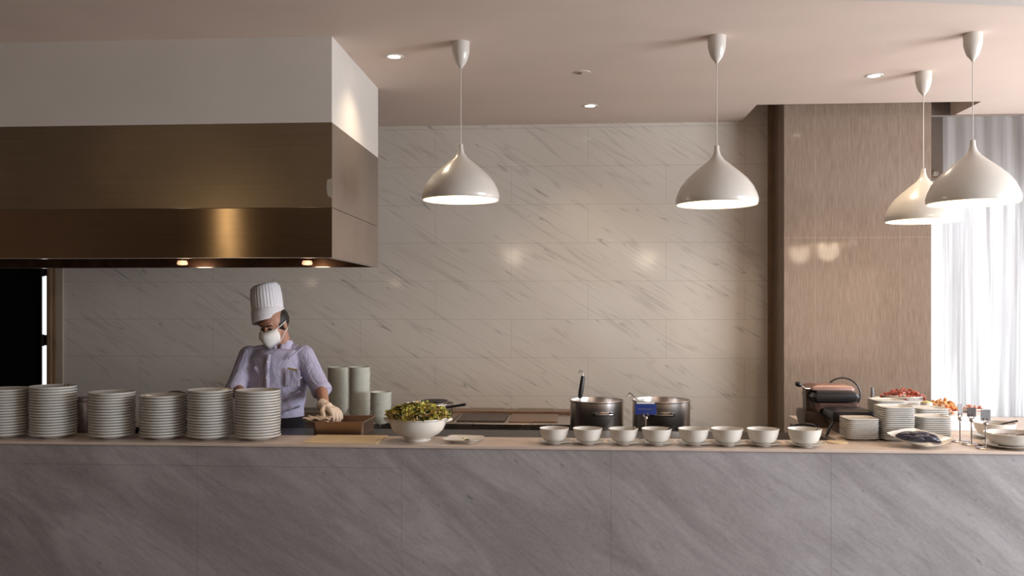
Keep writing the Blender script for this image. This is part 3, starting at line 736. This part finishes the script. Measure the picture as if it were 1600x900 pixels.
def pieces(c, R, hh, n, mat, nm, lab, grp, seed, sz=.017):
    rnd = random.Random(seed)
    for k in range(n):
        m = MB(); ph = rnd.uniform(0, 6); pts = []; q = rnd.uniform(.7, 1.3)*sz
        for j in range(7):
            a = ph+j*.42; pts.append((q*math.cos(a), q*math.sin(a), .004*math.sin(j)))
        m.tube(pts, [q*.18, q*.35, q*.42, q*.45, q*.42, q*.35, q*.18], 8)
        a = k*2.4; rr_ = R*math.sqrt((k+.5)/n); zz = hh*(1-(rr_/R)**2)
        o = m.build(nm, mat, None, (c[0]+rr_*math.cos(a), c[1]+rr_*math.sin(a), c[2]+.006+zz)); o.rotation_euler = (rnd.uniform(-.7, .7), rnd.uniform(-.7, .7), 0)
        tag(o, lab, 'food', grp)
zu, zl = LZ+.152, LZ+.085
c = dish(1410, 5.58, zu, .125, 'white dish of red pepper pieces, highest of the food dishes')
pieces(c, .112, .034, 40, M['red'], 'pepper_piece', 'red curled pepper piece in the highest white dish', 'red pepper pieces', 1)
c = dish(1470, 5.57, zl, .108, 'white dish of orange slices at the edge of the window')
pieces(c, .095, .042, 34, M['orange'], 'orange_slice', 'orange fruit slice in the larger dish at the window edge', 'orange slices', 2)
c = dish(1482, 5.385, zl, .065, 'small white dish with deep orange slices, in front of the larger orange dish')
pieces(c, .050, .022, 16, M['papaya'], 'papaya_slice', 'deep orange slice in the small front dish', 'deep orange slices in front', 3)
c = dish(1519, 5.50, zl, .065, 'white dish of pink slices behind the card holders')
pieces(c, .045, .016, 12, M['pink'], 'pink_slice', 'pink slice in the dish behind the card holders', 'pink slices', 4)
b = P(1434, 600, 5.37)
cp = tag(empty('glass_cup', (P(1437, 600, 5.37).x+.035, 5.36, zl)), 'small cup of yellow dressing standing between the food dishes', 'cup')
MB().lathe([(.024, 0), (.026, .003), (.034, .07), (.032, .07), (.024, .006), (.0002, .005), (.0002, 0), (.024, 0)], 28).build('cup_body', M['bowlchina'], cp)
MB().lathe([(.0001, .060), (.031, .060), (.028, .075), (.0001, .082)], 24).build('dressing', M['yellow'], cp)
# big bowls at the right end
def bigbowl(px, y, z0, r, h, lab):
    b = P(px, 600, y); o = tag(empty('serving_bowl', (b.x, y, z0)), lab, 'bowl')
    MB().lathe([(r*.45, 0), (r*.48, .006), (r*.75, h*.2), (r*.93, h*.6), (r, h), (r*.97, h+.002), (r*.9, h*.6), (r*.7, h*.28), (.0002, h*.16), (.0002, .006), (r*.43, .006), (r*.44, 0), (r*.45, 0)], 48).build('bowl_body', M['bowlchina'], o)
    MB().lathe([(.0001, h*.72), (r*.9, h*.70)], 40).build('filling', M['brownfood'], o)
    return b
for px, y, z0, r, h, lab in ((1581, 4.70, LZ+.008, .13, .066, 'large white serving bowl with spoon at the right edge of the counter'), (1554, 5.02, LZ+.0085, .105, .075, 'white serving bowl behind the rightmost card holder')):
    b = bigbowl(px, y, z0, r, h, lab)
    s_ = MB().lathe([(r*.5, 0), (r*.53, .004), (r*.95, .010), (r*1.12, .018), (r*1.12, .0205), (r*.9, .0125), (.0002, .0078), (.0002, .003), (r*.49, .003), (r*.5, 0)], 44).build('under_plate', M['bowlchina'], None, (b.x, y, LZ+.0003))
    tag(s_, 'white plate under the '+('large bowl at the right edge' if px > 1560 else 'bowl behind the rightmost card holder'), 'plate')
    m = MB(); m.tube([(b.x-.01, y, z0+h*.7), (b.x+.07, y-.01, z0+h+.004), (b.x+r+.01, y-.01, z0+h+.012)], [.006, .004, .006], 8); m.ell((b.x-.015, y, z0+h*.74), (.028, .02, .006), (0, -.2, 0), 14)
    tag(m.build('serving_spoon', M['dark'] if px < 1560 else M['chrome']), 'dark serving spoon in the bowl behind the card holder' if px < 1560 else 'silver serving spoon in the large right bowl', 'spoon')

# ------------------------------------------------------------------ contact grill (twin lidded), kettle part and cable
def grill(cx, cy, z0, w_, lab, rz=0, big=True):
    o = tag(empty('contact_grill', (cx, cy, z0), rz), lab, 'grill'); return o
g = P(1296, 640, 5.50); gz = 1.0
o = tag(empty('contact_grill', (g.x, 5.50, gz)), 'metal contact grill with raised ribbed lid, side lever and cable', 'grill')
k = 5.40/1.02/F
def Z(py): return CZ-(py-HY)*k-gz
def X(px): return (px-1296)*k
m = MB(); m.loft([rr(.085, -.10, .12, .0, .05), rr(.10, -.125, .13, Z(675), .05), rr(.120, -.137, .14, Z(655), .05), rr(.118, -.137, .14, Z(644), .05)]); mm = m.build('grill_base', M['darkbrown'], o, (X(1282), 0, 0))
MB().box(-.10, .10, -.10, .11, Z(613.3), Z(609.3)).build('hinge_plate', M['darkbrown'], o, smooth=False)
m = MB(); m.loft([rr(.115, -.13, .13, Z(643)), rr(.122, -.135, .135, Z(629))]); m.build('lower_plate', M['pinkmetal'], o, (X(1300), 0, 0))
m = MB(); m.loft([rr(.122, -.135, .135, Z(627)), rr(.137, -.14, .14, Z(620)), rr(.125, -.135, .135, Z(613.5))]); m.build('upper_plate', M['blackplastic'], o, (X(1297), 0, 0))
m = MB(); m.loft([rr(.128, -.13, .13, Z(609)), rr(.128, -.13, .13, Z(606.5)), rr(.116, -.12, .08, Z(603)), rr(.085, -.10, .02, Z(600.5))]); m.build('lid', M['pinkmetal'], o, (X(1292), 0, 0))
lv_ = MB().tube([(X(1268), -.10, Z(608)), (X(1250), -.12, Z(607)), (X(1242), -.12, Z(601))], [.006, .006, .005]).build('lever', M['chrome'], o)
MB().ell((X(1240), -.12, Z(600)), (.022, .018, .016), (0, .4, 0), 16).build('knob', M['blackplastic'], lv_)
MB().box(X(1258), X(1265), -.02, .06, .0, Z(606)).build('hinge_column', M['darkbrown'], o, smooth=False, bevel=.004)
for dx, dz in ((-.035, Z(641)), (.0, Z(655))):
    MB().lathe([(.0001, -.016), (.014, -.016), (.017, 0), (.0001, 0)], 18).build('dial', M['chrome'] if dx < 0 else M['blackplastic'], o, (X(1282)+dx+.01, -.142, dz), rot=(PI/2, 0, 0))
pts = []
for j in range(15):
    a = math.radians(160-j*15.5); pts.append((X(1318)+.105*math.cos(a)*1.0, .02, Z(619)+.105*math.sin(a)*.95))
MB().tube(pts, .0055, 8).build('cable', M['dark'], o)
# second machine, front right
g2 = P(1325, 660, 5.22)
o = tag(empty('waffle_iron', (g2.x, 5.21, gz)), 'low waffle iron with flat black lid and steel body beside grill', 'waffle iron')
k2 = 5.2/1.025/F; Z2 = lambda py: CZ-(py-HY)*k2-gz
m = MB(); m.loft([rr(.07, -.09, .09, 0), rr(.075, -.095, .095, .02), rr(.110, -.11, .11, Z2(656))]); m.build('iron_body', M['darkbrown'], o)
m = MB(); m.loft([rr(.112, -.112, .112, Z2(655)), rr(.118, -.118, .118, Z2(649)), rr(.112, -.112, .112, Z2(641)), rr(.08, -.08, .08, Z2(638))]); m.build('iron_lid', M['blackplastic'], o)
MB().tube([(-.10, -.08, Z2(655)), (-.14, -.11, Z2(668)), (-.155, -.12, Z2(678))], [.008, .009, .008]).build('handle', M['blackplastic'], o)
MB().lathe([(.0001, -.012), (.012, -.012), (.014, 0), (.0001, 0)], 16).build('dial', M['chrome'], o, (-.02, -.10, .05), rot=(PI/2, 0, 0))
# curved dark handle pan left of the grill
q = P(1250, 672, 5.15)
o = tag(empty('frying_pan', (q.x+.0, 5.10, gz)), 'small dark frying pan with arched handle left of the grill', 'pan')
MB().lathe([(.06, 0), (.085, .03), (.087, .03), (.062, -.0+.003), (.0002, .004), (.0002, 0), (.06, 0)], 32).build('pan_body', M['dark'], o)
MB().tube([(-.075, -.03, .03), (-.05, -.04, .055), (0, -.045, .065), (.05, -.04, .058), (.078, -.03, .03)], .007).build('handle', M['blackplastic'], o)
# round wooden coaster
b = onZ(1302, 688, LZ)
tag(MB().lathe([(.0001, 0), (.052, 0), (.054, .003), (.052, .006), (.0001, .006)], 36).build('coaster', M['board'], None, (b.x-.002, 4.80, LZ+.0003)), 'thin pale wooden disc lying left of the lowest square plates', 'coaster')

# ------------------------------------------------------------------ pendants
SHP = [(.0125, .325), (.014, .30), (.022, .272), (.042, .245), (.082, .213), (.128, .175), (.168, .138), (.198, .098), (.216, .058), (.224, .030), (.2235, .012), (.219, .0)]
INN = [(.216, .001), (.2195, .014), (.220, .030), (.211, .058), (.193, .096), (.163, .135), (.123, .17), (.078, .208), (.04, .238), (.0002, .245)]
pend = [(720, 66, 313, .97, 'white onion shaped pendant lamp nearest the hood'), (1120, 57, 320, 1.0, 'white onion shaped pendant lamp above the row of bowls'),
        (1443, 113, 346, 1.03, 'white onion shaped pendant lamp in front of pillar, partly behind another'), (1520, 53, 318, 1.06, 'white onion shaped pendant lamp nearest the window, in front')]
proto = None
shade_me = MB().lathe(SHP, 64, cap1=False).mesh('shade', M['lampwhite'], angle=60)
inner_me = MB().lathe(INN, 64).mesh('shade_lining', M['lampin'], angle=60)
bulb_me = MB().lathe([(.0001, -.022), (.016, -.019), (.030, -.004), (.036, .016), (.032, .04), (.018, .07), (.015, .10), (.0001, .10)], 28).mesh('bulb', M['bulb'], angle=60)
can_me = MB().lathe([(.0001, 0), (.050, 0), (.0505, -.004), (.0485, -.06), (.041, -.09), (.030, -.118), (.013, -.138), (.007, -.15), (.0001, -.152)], 36).mesh('ceiling_canopy', M['lampwhite'], angle=60)
for px, pc, pr, s_, lab in pend:
    b = onZ(px, pc, H); t = b.y/(CT+(px-800)/F*ST)
    rz_ = CZ+(HY-pr)*t/F
    o = tag(empty('pendant_lamp', (b.x, b.y, H)), lab, 'pendant lamp', 'white pendant lamps')
    def ch(nm, me, z, s=1):
        c = bpy.data.objects.new(nm, me); col.objects.link(c); c.parent = o; c.location = (0, 0, z); c.scale = (s, s, s); return c
    ch('ceiling_canopy', can_me, 0)
    sh = ch('lamp_shade', shade_me, rz_-H, s_); 
    li = bpy.data.objects.new('shade_lining', inner_me); col.objects.link(li); li.parent = sh; li['label'] = 'warm glowing inside'
    ch('bulb', bulb_me, rz_-H+.004, s_)
    MB().tube([(0, 0, -.15), (0, 0, rz_-H+.32*s_)], .0028, 8).build('cord', M['lampwhite'], o)
    ld_ = bpy.data.lights.new('pendant_light', 'POINT'); ld_.energy = 4.2; ld_.color = (1, .80, .58); ld_.shadow_soft_size = .09
    lo = bpy.data.objects.new('pendant_light', ld_); col.objects.link(lo); lo.location = (b.x, b.y, rz_-.05)

# ------------------------------------------------------------------ downlights
for i, (px, py, lab) in enumerate([(616, 88, 'round lit ceiling downlight beside the white plaster box'), (922, 165, 'round lit ceiling downlight in the middle near the marble wall'), (1366, 118, 'round lit ceiling downlight between the right pendants and pillar')]):
    b = onZ(px, py, H); o = tag(empty('downlight', b), lab, 'downlight', 'lit ceiling downlights')
    MB().lathe([(.038, -.004), (.052, -.004), (.055, 0), (.038, 0), (.038, -.004)], 32).build('trim_ring', M['white'], o)
    MB().lathe([(.0001, -.0025), (.037, -.0025)], 32).build('lens', M['down'], o)
    l = bpy.data.lights.new('spot', 'SPOT'); l.energy = (22, 20, 34)[i]; l.color = (1, .80, .56); l.spot_size = math.radians(120); l.spot_blend = 1; l.shadow_soft_size = .05
    lo = bpy.data.objects.new('spot', l); col.objects.link(lo); lo.location = (b.x, b.y, H-.03)
b = onZ(910, 113, H); o = tag(empty('ceiling_sensor', b), 'small unlit round sensor on the ceiling above the middle downlight', 'sensor')
MB().lathe([(.0001, -.003), (.05, -.003), (.052, 0), (.0001, 0)], 28).build('sensor_plate', M['ceil'], o)
MB().box(-.035, -.005, -.02, .02, -.008, -.003).build('slot', M['frame'], o, smooth=False)

# ------------------------------------------------------------------ the chef
CYc = 5.46
def J(px, py, y=CYc): return P(px, py, y)
hc = J(428, 508, 5.41)                                   # head centre
HR = (Matrix.Rotation(math.radians(-19), 4, 'Z') @ Matrix.Rotation(math.radians(24), 4, 'X') ).to_3x3()
def hp(x, y, z): return hc+HR@Vector((x, y, z))
neck = J(441, 538, 5.50); chest = J(434, 575, 5.49); waist = J(428, 650, 5.49); pelvis = J(428, 678, 5.49)
ls = J(474, 556, 5.49); le = J(501, 607, 5.40); lw = J(507, 634, 5.18)       # arm at the photo's right
rs2 = J(390, 557, 5.49); re = J(369, 606, 5.38); rw = J(392, 634, 5.16)
person = tag(empty('person', (waist.x, 5.49, 0)), 'chef in tall white hat, white face mask and lavender shirt leaning over tray', 'person')
off = -person.location
m = MB()
# head
m.ell(hp(0, .012, .03), (.074, .092, .088), R=HR); m.ell(hp(0, -.015, -.03), (.060, .068, .075), R=HR); m.ell(hp(0, -.052, -.085), (.032, .028, .024), R=HR)
m.ell(hp(0, -.088, -.022), (.013, .018, .012), R=HR); m.cap(hp(0, -.080, .02), hp(0, -.092, -.02), .008, .012)
m.ell(hp(0, -.074, .040), (.05, .016, .012), R=HR)
for s_ in (-1, 1):
    m.ell(hp(s_*.074, .012, -.005), (.010, .018, .030), R=HR); m.ell(hp(s_*.036, -.064, -.02), (.022, .02, .018), R=HR)
m.ell(hp(0, -.080, -.055), (.024, .012, .009), R=HR)
m.cap(hp(.0, .03, -.06), neck+Vector((0, .01, -.04)), .052, .058)
# trunk
def ring(c, rx, ry, n=24): return [(c.x+rx*math.cos(2*PI*k/n), c.y+ry*math.sin(2*PI*k/n), c.z) for k in range(n)]
trunk = [(pelvis+Vector((0, 0, -.06)), .165, .115), (waist, .155, .108), (chest+Vector((0, 0, -.10)), .165, .115), (chest, .178, .118), (chest+Vector((0, 0, .08)), .165, .10), (neck+Vector((-.02, 0, -.035)), .09, .07)]
m.loft([ring(c, a, b_) for c, a, b_ in trunk])
for A_, B_, C_ in ((ls, le, lw), (rs2, re, rw)):
    m.cap(A_, B_, .052, .042); m.cap(B_, C_, .041, .029)
def hand(m, wrist, d, side, grip=.6, thumb=True):
    # palm + five unequal fingers with two bends, d = pointing direction, side = thumb side
    d = d.normalized(); n = side.cross(d).normalized(); side = d.cross(n).normalized()*(-1 if d.cross(n).dot(side) < 0 else 1)
    dn = Vector((0, 0, -1)); dn = (dn-d*dn.dot(d)).normalized()
    k = wrist+d*.085
    m.cap(wrist, wrist+d*.03, .026, .028)
    for t in (-.026, -.009, .009, .026): m.cap(wrist+d*.02+side*t*.6, k+side*t, .015, .0115)
    for t, L_ in ((.030, .070), (.010, .079), (-.010, .074), (-.029, .058)):
        p = k+side*t; a = d
        for j, f in enumerate((.44, .32, .24)):
            a = (a*math.cos(grip*(.55+.35*j))+dn*math.sin(grip*(.55+.35*j))).normalized(); q = p+a*L_*f+side*t*.05
            m.cap(p, q, .0098-.0009*j, .0092-.0009*j, 10); p = q
    p = wrist+d*.03+side*.026; q = p+(side*.75+d*.55+dn*.3).normalized()*.042; r = q+(side*.25+d*.85+dn*.5).normalized()*.034
    m.cap(p, q, .0145, .011, 10); m.cap(q, r, .011, .009, 10)
hl = (J(532, 646, 5.10)-lw); hr = Vector((.10, -.06, -.05))
hand(m, lw, hl, Vector((-.5, -1, 0)), .75)
hand(m, rw, hr, Vector((.4, -1, 0)).cross(Vector((0,0,1))), .6)
for s_ in (-1, 1):
    hx = pelvis+Vector((s_*.085, 0, -.05)); kn = Vector((hx.x+s_*.01, 5.47, .50)); an = Vector((hx.x+s_*.02, 5.52, .09))
    m.cap(hx, kn, .088, .058); m.cap(kn, an, .056, .036); m.cap(an, an+Vector((s_*.02, -.13, -.045)), .036, .03)
def pbuild(m, name, mat, voxel=.0055, smooth=6, parent=None):
    o = m.build(name, mat); 
    for v in o.data.vertices: v.co += off
    mods = [('REMESH', dict(mode='VOXEL', voxel_size=voxel))]
    if smooth: mods.append(('SMOOTH', dict(iterations=smooth, factor=.5)))
    bake(o, mods); o.parent = parent or person; return o
body = pbuild(m, 'body', M['skin'], .005, 2)
def pm(m, name, mat, parent=None, angle=60):
    bmesh.ops.remove_doubles(m.bm, verts=m.bm.verts, dist=.0002)
    for v in m.bm.verts: v.co += off
    o = m.build(name, mat, parent or person, angle=angle); return o
# shirt
m = MB()
tk = [(waist+Vector((0, 0, -.01)), .190, .132), (waist+Vector((0, 0, .05)), .187, .132), (chest+Vector((0, 0, -.13)), .188, .137), (chest+Vector((0, 0, -.02)), .198, .140), (chest+Vector((0, 0, .06)), .192, .122), (chest+Vector((.01, 0, .115)), .148, .098), (neck+Vector((-.005, 0, -.022)), .078, .074)]
m.loft([ring(c, a, b_, 32) for c, a, b_ in tk])
for A_, B_ in ((ls, le), (rs2, re)):
    m.cap(A_, B_.lerp(A_, .5), .070, .064); m.cap(A_.lerp(B_, .5), B_.lerp(A_, -.02), .063, .060)
m.cap(ls+Vector((0, 0, .0)), neck+Vector((.03, 0, -.035)), .058, .05); m.cap(rs2, neck+Vector((-.04, 0, -.035)), .058, .05)
# soft folds
for p0, p1, r in ((J(470, 590, 5.368), J(440, 606, 5.368), .010), (J(468, 612, 5.368), J(436, 628, 5.368), .010), (J(398, 575, 5.368), J(415, 600, 5.368), .010), (J(452, 560, 5.365), J(470, 545, 5.40), .010), (J(468, 635, 5.374), J(440, 645, 5.372), .009)):
    m.cap(p0, p1, r, r*.7, 8)
shirt = pbuild(m, 'shirt', M['shirt'], .006, 5)
# sleeve cuffs
for A_, B_ in ((ls, le), (rs2, re)):
    d_ = (B_-A_).normalized(); m = MB(); m.tube([B_-d_*.012, B_+d_*.0, B_+d_*.012, B_+d_*.030, B_+d_*.036, B_+d_*.036], [.060, .063, .0635, .062, .058, .03], 28)
    pm(m, 'sleeve_cuff', M['shirt'], shirt)
# collar: two flared flaps round the neck
m = MB(); n = 22; nk = neck+Vector((-.002, -.004, -.014)); A2 = []; B2 = []; C2 = []
for i in range(n+1):
    a = math.radians(-82+344*i/n); up = .040 if 2 < i < n-2 else .022
    A2.append(nk+Vector((.070*math.cos(a), .070*math.sin(a), -.02))); B2.append(nk+Vector((.061*math.cos(a), .061*math.sin(a), up))); C2.append(nk+Vector((.090*math.cos(a), .094*math.sin(a), -.014-(.030 if i < 2 or i > n-2 else 0))))
for i in range(n):
    m.quad(A2[i], A2[i+1], B2[i+1], B2[i]); m.quad(B2[i], B2[i+1], C2[i+1], C2[i])
o = pm(m, 'collar', M['shirt'], shirt); sd = o.modifiers.new('s', 'SOLIDIFY'); sd.thickness = .004
# placket and buttons
m = MB(); xs = chest.x-.02
pl = [(J(425, py, 5.49).z) for py in (552, 575, 600, 625, 648)]; yb = [5.375, 5.346, 5.348, 5.354, 5.354]
for i in range(4):
    m.quad((xs-.016, yb[i]-.004, pl[i]), (xs+.016, yb[i]-.004, pl[i]), (xs+.016, yb[i+1]-.004, pl[i+1]), (xs-.016, yb[i+1]-.004, pl[i+1]))
o = pm(m, 'button_placket', M['shirt'], shirt); sd = o.modifiers.new('s', 'SOLIDIFY'); sd.thickness = .004
for i in range(4):
    m = MB(); m.ell((xs, (yb[i]+yb[i+1])/2-.009, (pl[i]+pl[i+1])/2), (.006, .003, .006), seg=10); pm(m, 'button', M['white'], shirt)
# name badge and pocket
c = J(457, 577, 5.345)
m = MB(); m.obox(c, (.062, .004, .013), (0, math.radians(10), 0)); pm(m, 'name_badge', M['gold'], shirt)['label'] = 'gold name badge on chest'
m = MB(); m.obox(c+Vector((.0, .006, -.055)), (.088, .006, .095), (0, 0, 0)); o = pm(m, 'chest_pocket', M['shirt'], shirt)
# apron / trousers
m = MB()
m.loft([ring(c, a, b_, 32) for c, a, b_ in [(pelvis+Vector((0, 0, -.16)), .19, .135), (pelvis, .182, .132), (waist+Vector((0, 0, .010)), .178, .126)]])
for s_ in (-1, 1):
    hx = pelvis+Vector((s_*.085, 0, -.10)); kn = Vector((hx.x+s_*.01, 5.47, .50)); an = Vector((hx.x+s_*.02, 5.52, .12))
    m.cap(hx, kn, .098, .075); m.cap(kn, an, .074, .062)
pbuild(m, 'trousers', M['apron'], .009, 4)
m = MB()
rows = []
for i, z in enumerate((waist.z+.004, waist.z-.15, waist.z-.4, waist.z-.52)):
    rows.append([Vector((waist.x+(.20+.01*i)*math.sin(a), 5.49-(.166+.006*i)*math.cos(a), z)) for a in [math.radians(-88+176*k/20) for k in range(21)]])
for a, b_ in zip(rows, rows[1:]):
    for k in range(20): m.quad(a[k], a[k+1], b_[k+1], b_[k])
o = pm(m, 'apron', M['apron']); sd = o.modifiers.new('s', 'SOLIDIFY'); sd.thickness = .004
for s_ in (-1, 1):
    an = Vector((pelvis.x+s_*.105, 5.52, .045)); m = MB(); m.ell(an+Vector((s_*.01, -.06, -.0)), (.05, .13, .044)); m.box(an.x-.045+s_*.01, an.x+.045+s_*.01, an.y-.18, an.y+.06, 0, .02)
    pbuild(m, 'shoe', M['blackplastic'], .008, 3)
# hair under the hat
m = MB(); m.ell(hp(0, .026, .022), (.082, .092, .085), R=HR); m.ell(hp(.066, .02, .012), (.016, .034, .034), R=HR); m.ell(hp(-.066, .016, .008), (.016, .036, .04), R=HR)
pbuild(m, 'hair', M['hair'], .006, 2)
# eyes (lowered lids) and brows
for s_ in (-1, 1):
    m = MB(); m.ell(hp(s_*.030, -.0775, .008), (.014, .007, .0055), R=HR); pm(m, 'eye', M['hair'])
    m = MB(); m.cap(hp(s_*.016, -.089, .030), hp(s_*.048, -.076, .034), .0040, .003, 8); pm(m, 'eyebrow', M['hair'])
# mask: ridged shell over nose, mouth and chin
rowsm = []
prof = [(-.000, -.108, .012, .030), (-.022, -.126, .028, .054), (-.048, -.128, .036, .060), (-.082, -.116, .034, .044), (-.118, -.092, .02, .014)]
for z, yc, hw1, hw2 in prof:
    r = []
    for k in range(-8, 9):
        t = k/8; x = hw2*math.sin(t*1.35)/math.sin(1.35)*1.18; y = yc+(.012*abs(t)+.062*abs(t)**2.0)
        r.append(hp(x, y, z+.006*abs(t)))
    rowsm.append(r)
m = MB()
for a, b_ in zip(rowsm, rowsm[1:]):
    for k in range(16): m.quad(a[k], a[k+1], b_[k+1], b_[k])
bmesh.ops.remove_doubles(m.bm, verts=m.bm.verts, dist=.0005)
mask = pm(m, 'face_mask', M['mask'], angle=70); sd = mask.modifiers.new('s', 'SOLIDIFY'); sd.thickness = .003; sd.offset = 1
for s_ in (-1, 1):
    for z0_, z1_ in ((-.004, .022), (-.092, -.022)):
        m = MB(); xx = .046; m.tube([hp(s_*(.05 if z0_ > -.05 else .052), -.058 if z0_ > -.05 else -.052, z0_), hp(s_*.0735, -.028, (z0_+z1_)/2), hp(s_*.087, .014, z1_)], .0028, 6); pm(m, 'ear_loop', M['mask'], mask)
# tall pleated hat, upright, leaning a little left
hb = J(420, 501, 5.42); ht_ = J(414, 446, 5.44)
hx = (ht_-hb); tz = hx.normalized(); tx = Vector((1, 0, 0)); tx = (tx-tz*tx.dot(tz)).normalized(); ty = tz.cross(tx)
Lh = hx.length
tilt = Matrix.Rotation(math.radians(7), 3, 'Y')@Matrix.Rotation(math.radians(8), 3, 'X')
def hatring(h, r, pl=0, n=96, shear=0):
    out = []
    for k in range(n):
        a = 2*PI*k/n; rr_ = r*(1+pl*(abs(math.sin(a*15))-.6))
        out.append(hb+tz*h+tx*rr_*math.cos(a)+ty*rr_*1.08*math.sin(a)+tz*shear*math.cos(a))
    return out
m = MB(); m.loft([hatring(-.004, .0985, shear=.010), hatring(.002, .101, shear=.009), hatring(.035, .101, shear=.004), hatring(.066, .100), hatring(.070, .097), hatring(.066, .094)], cap0=False, cap1=False)
hat = pm(m, 'hat_band', M['hat'])
m = MB(); m.loft([hatring(.055, .093, .03), hatring(.10, .0945, .06), hatring(Lh*.72, .093, .065), hatring(Lh*.93, .088, .05, shear=.004), hatring(Lh, .076, .03, shear=.008), hatring(Lh+.006, .045, .01, shear=.006), hatring(Lh-.006, .01)], cap0=False, cap1=True)
pm(m, 'hat_crown', M['hat'], angle=50)
# glove over the visible hand: a slightly larger skin of the hand
m = MB()
hand(m, lw, hl, Vector((-.5, -1, 0)), .75)
o = m.build('glove', M['glove'])
for v in o.data.vertices: v.co += off
bake(o, [('REMESH', dict(mode='VOXEL', voxel_size=.0035)), ('SMOOTH', dict(iterations=2, factor=.5)), ('DISPLACE', dict(strength=.004, mid_level=0))]); o.parent = person
m = MB(); d_ = hl.normalized(); m.tube([lw-d_*.03, lw-d_*.022, lw, lw+d_*.02], [.036, .035, .033, .030], 20, caps=False); o = pm(m, 'glove_cuff', M['glove']); sd = o.modifiers.new('s', 'SOLIDIFY'); sd.thickness = .002
# white cloth draped over the tray edge by the hand
m = MB(); base = J(490, 651, 5.0)
g_ = []
for j in range(9):
    r = []
    for i in range(13):
        x = base.x-.06+.15*i/12; y = 4.98+.12*j/8; z = .9855+.0835+.005+.006*math.sin(i*1.3+j)+.006*math.sin(j*1.7)
        r.append(m.bm.verts.new((x, y, z)))
    g_.append(r)
for j in range(8):
    for i in range(12): m.bm.faces.new((g_[j][i], g_[j][i+1], g_[j+1][i+1], g_[j+1][i]))
o = m.build('kitchen_cloth', M['glove'], angle=180); sd = o.modifiers.new('s', 'SOLIDIFY'); sd.thickness = .003
tag(o, 'crumpled cream cloth lying over the left rim of the metal tray', 'cloth')

# ------------------------------------------------------------------ light
wd = bpy.data.worlds.new('world'); scene.world = wd; wd.use_nodes = True
bg = wd.node_tree.nodes['Background']; bg.inputs[0].default_value = (.92, .95, 1, 1); bg.inputs[1].default_value = 2.1
def area(name, loc, rot, sx, sy, e, c):
    l = bpy.data.lights.new(name, 'AREA'); l.shape = 'RECTANGLE'; l.size = sx; l.size_y = sy; l.energy = e; l.color = c
    o = bpy.data.objects.new(name, l); col.objects.link(o); o.location = loc; o.rotation_euler = rot; return o
def aim(o, tgt): o.rotation_euler = (Vector(tgt)-o.location).to_track_quat('-Z', 'Y').to_euler(); return o
aim(area('daylight_right', (5.8, 2.7, 1.7), (0,0,0), 2.6, 2.0, 300, (.90, .94, 1)), (1.2, 5.6, 1.5))
aim(area('right_rear_fill', (4.9, 6.3, 1.8), (0,0,0), 1.5, 1.7, 38, (.94, .96, 1)), (1.0, 5.3, 1.5))  # added area light out of view; no window opens at this spot
aim(area('room_fill', (3.6, -2.4, 1.6), (0,0,0), 3.4, 1.6, 34, (1, .76, .58)), (0.5, 6, 2.6))
l = bpy.data.lights.new('streak_light', 'POINT'); l.energy = 9; l.color = (1, .78, .45); l.shadow_soft_size = .06  # added point light, placed so the lower hood panel reflects a gold streak
lo = bpy.data.objects.new('streak_light', l); col.objects.link(lo); lo.location = (-3.41, 1.0, 2.5)
for i, px in enumerate((285, 480)):
    l = bpy.data.lights.new('hood_light', 'POINT'); l.energy = .7; l.color = (1, .72, .48); l.shadow_soft_size = .05
    lo = bpy.data.objects.new('hood_light', l); col.objects.link(lo); p = P(px, 412, 5.80); lo.location = (p.x, 5.84, p.z-.03)
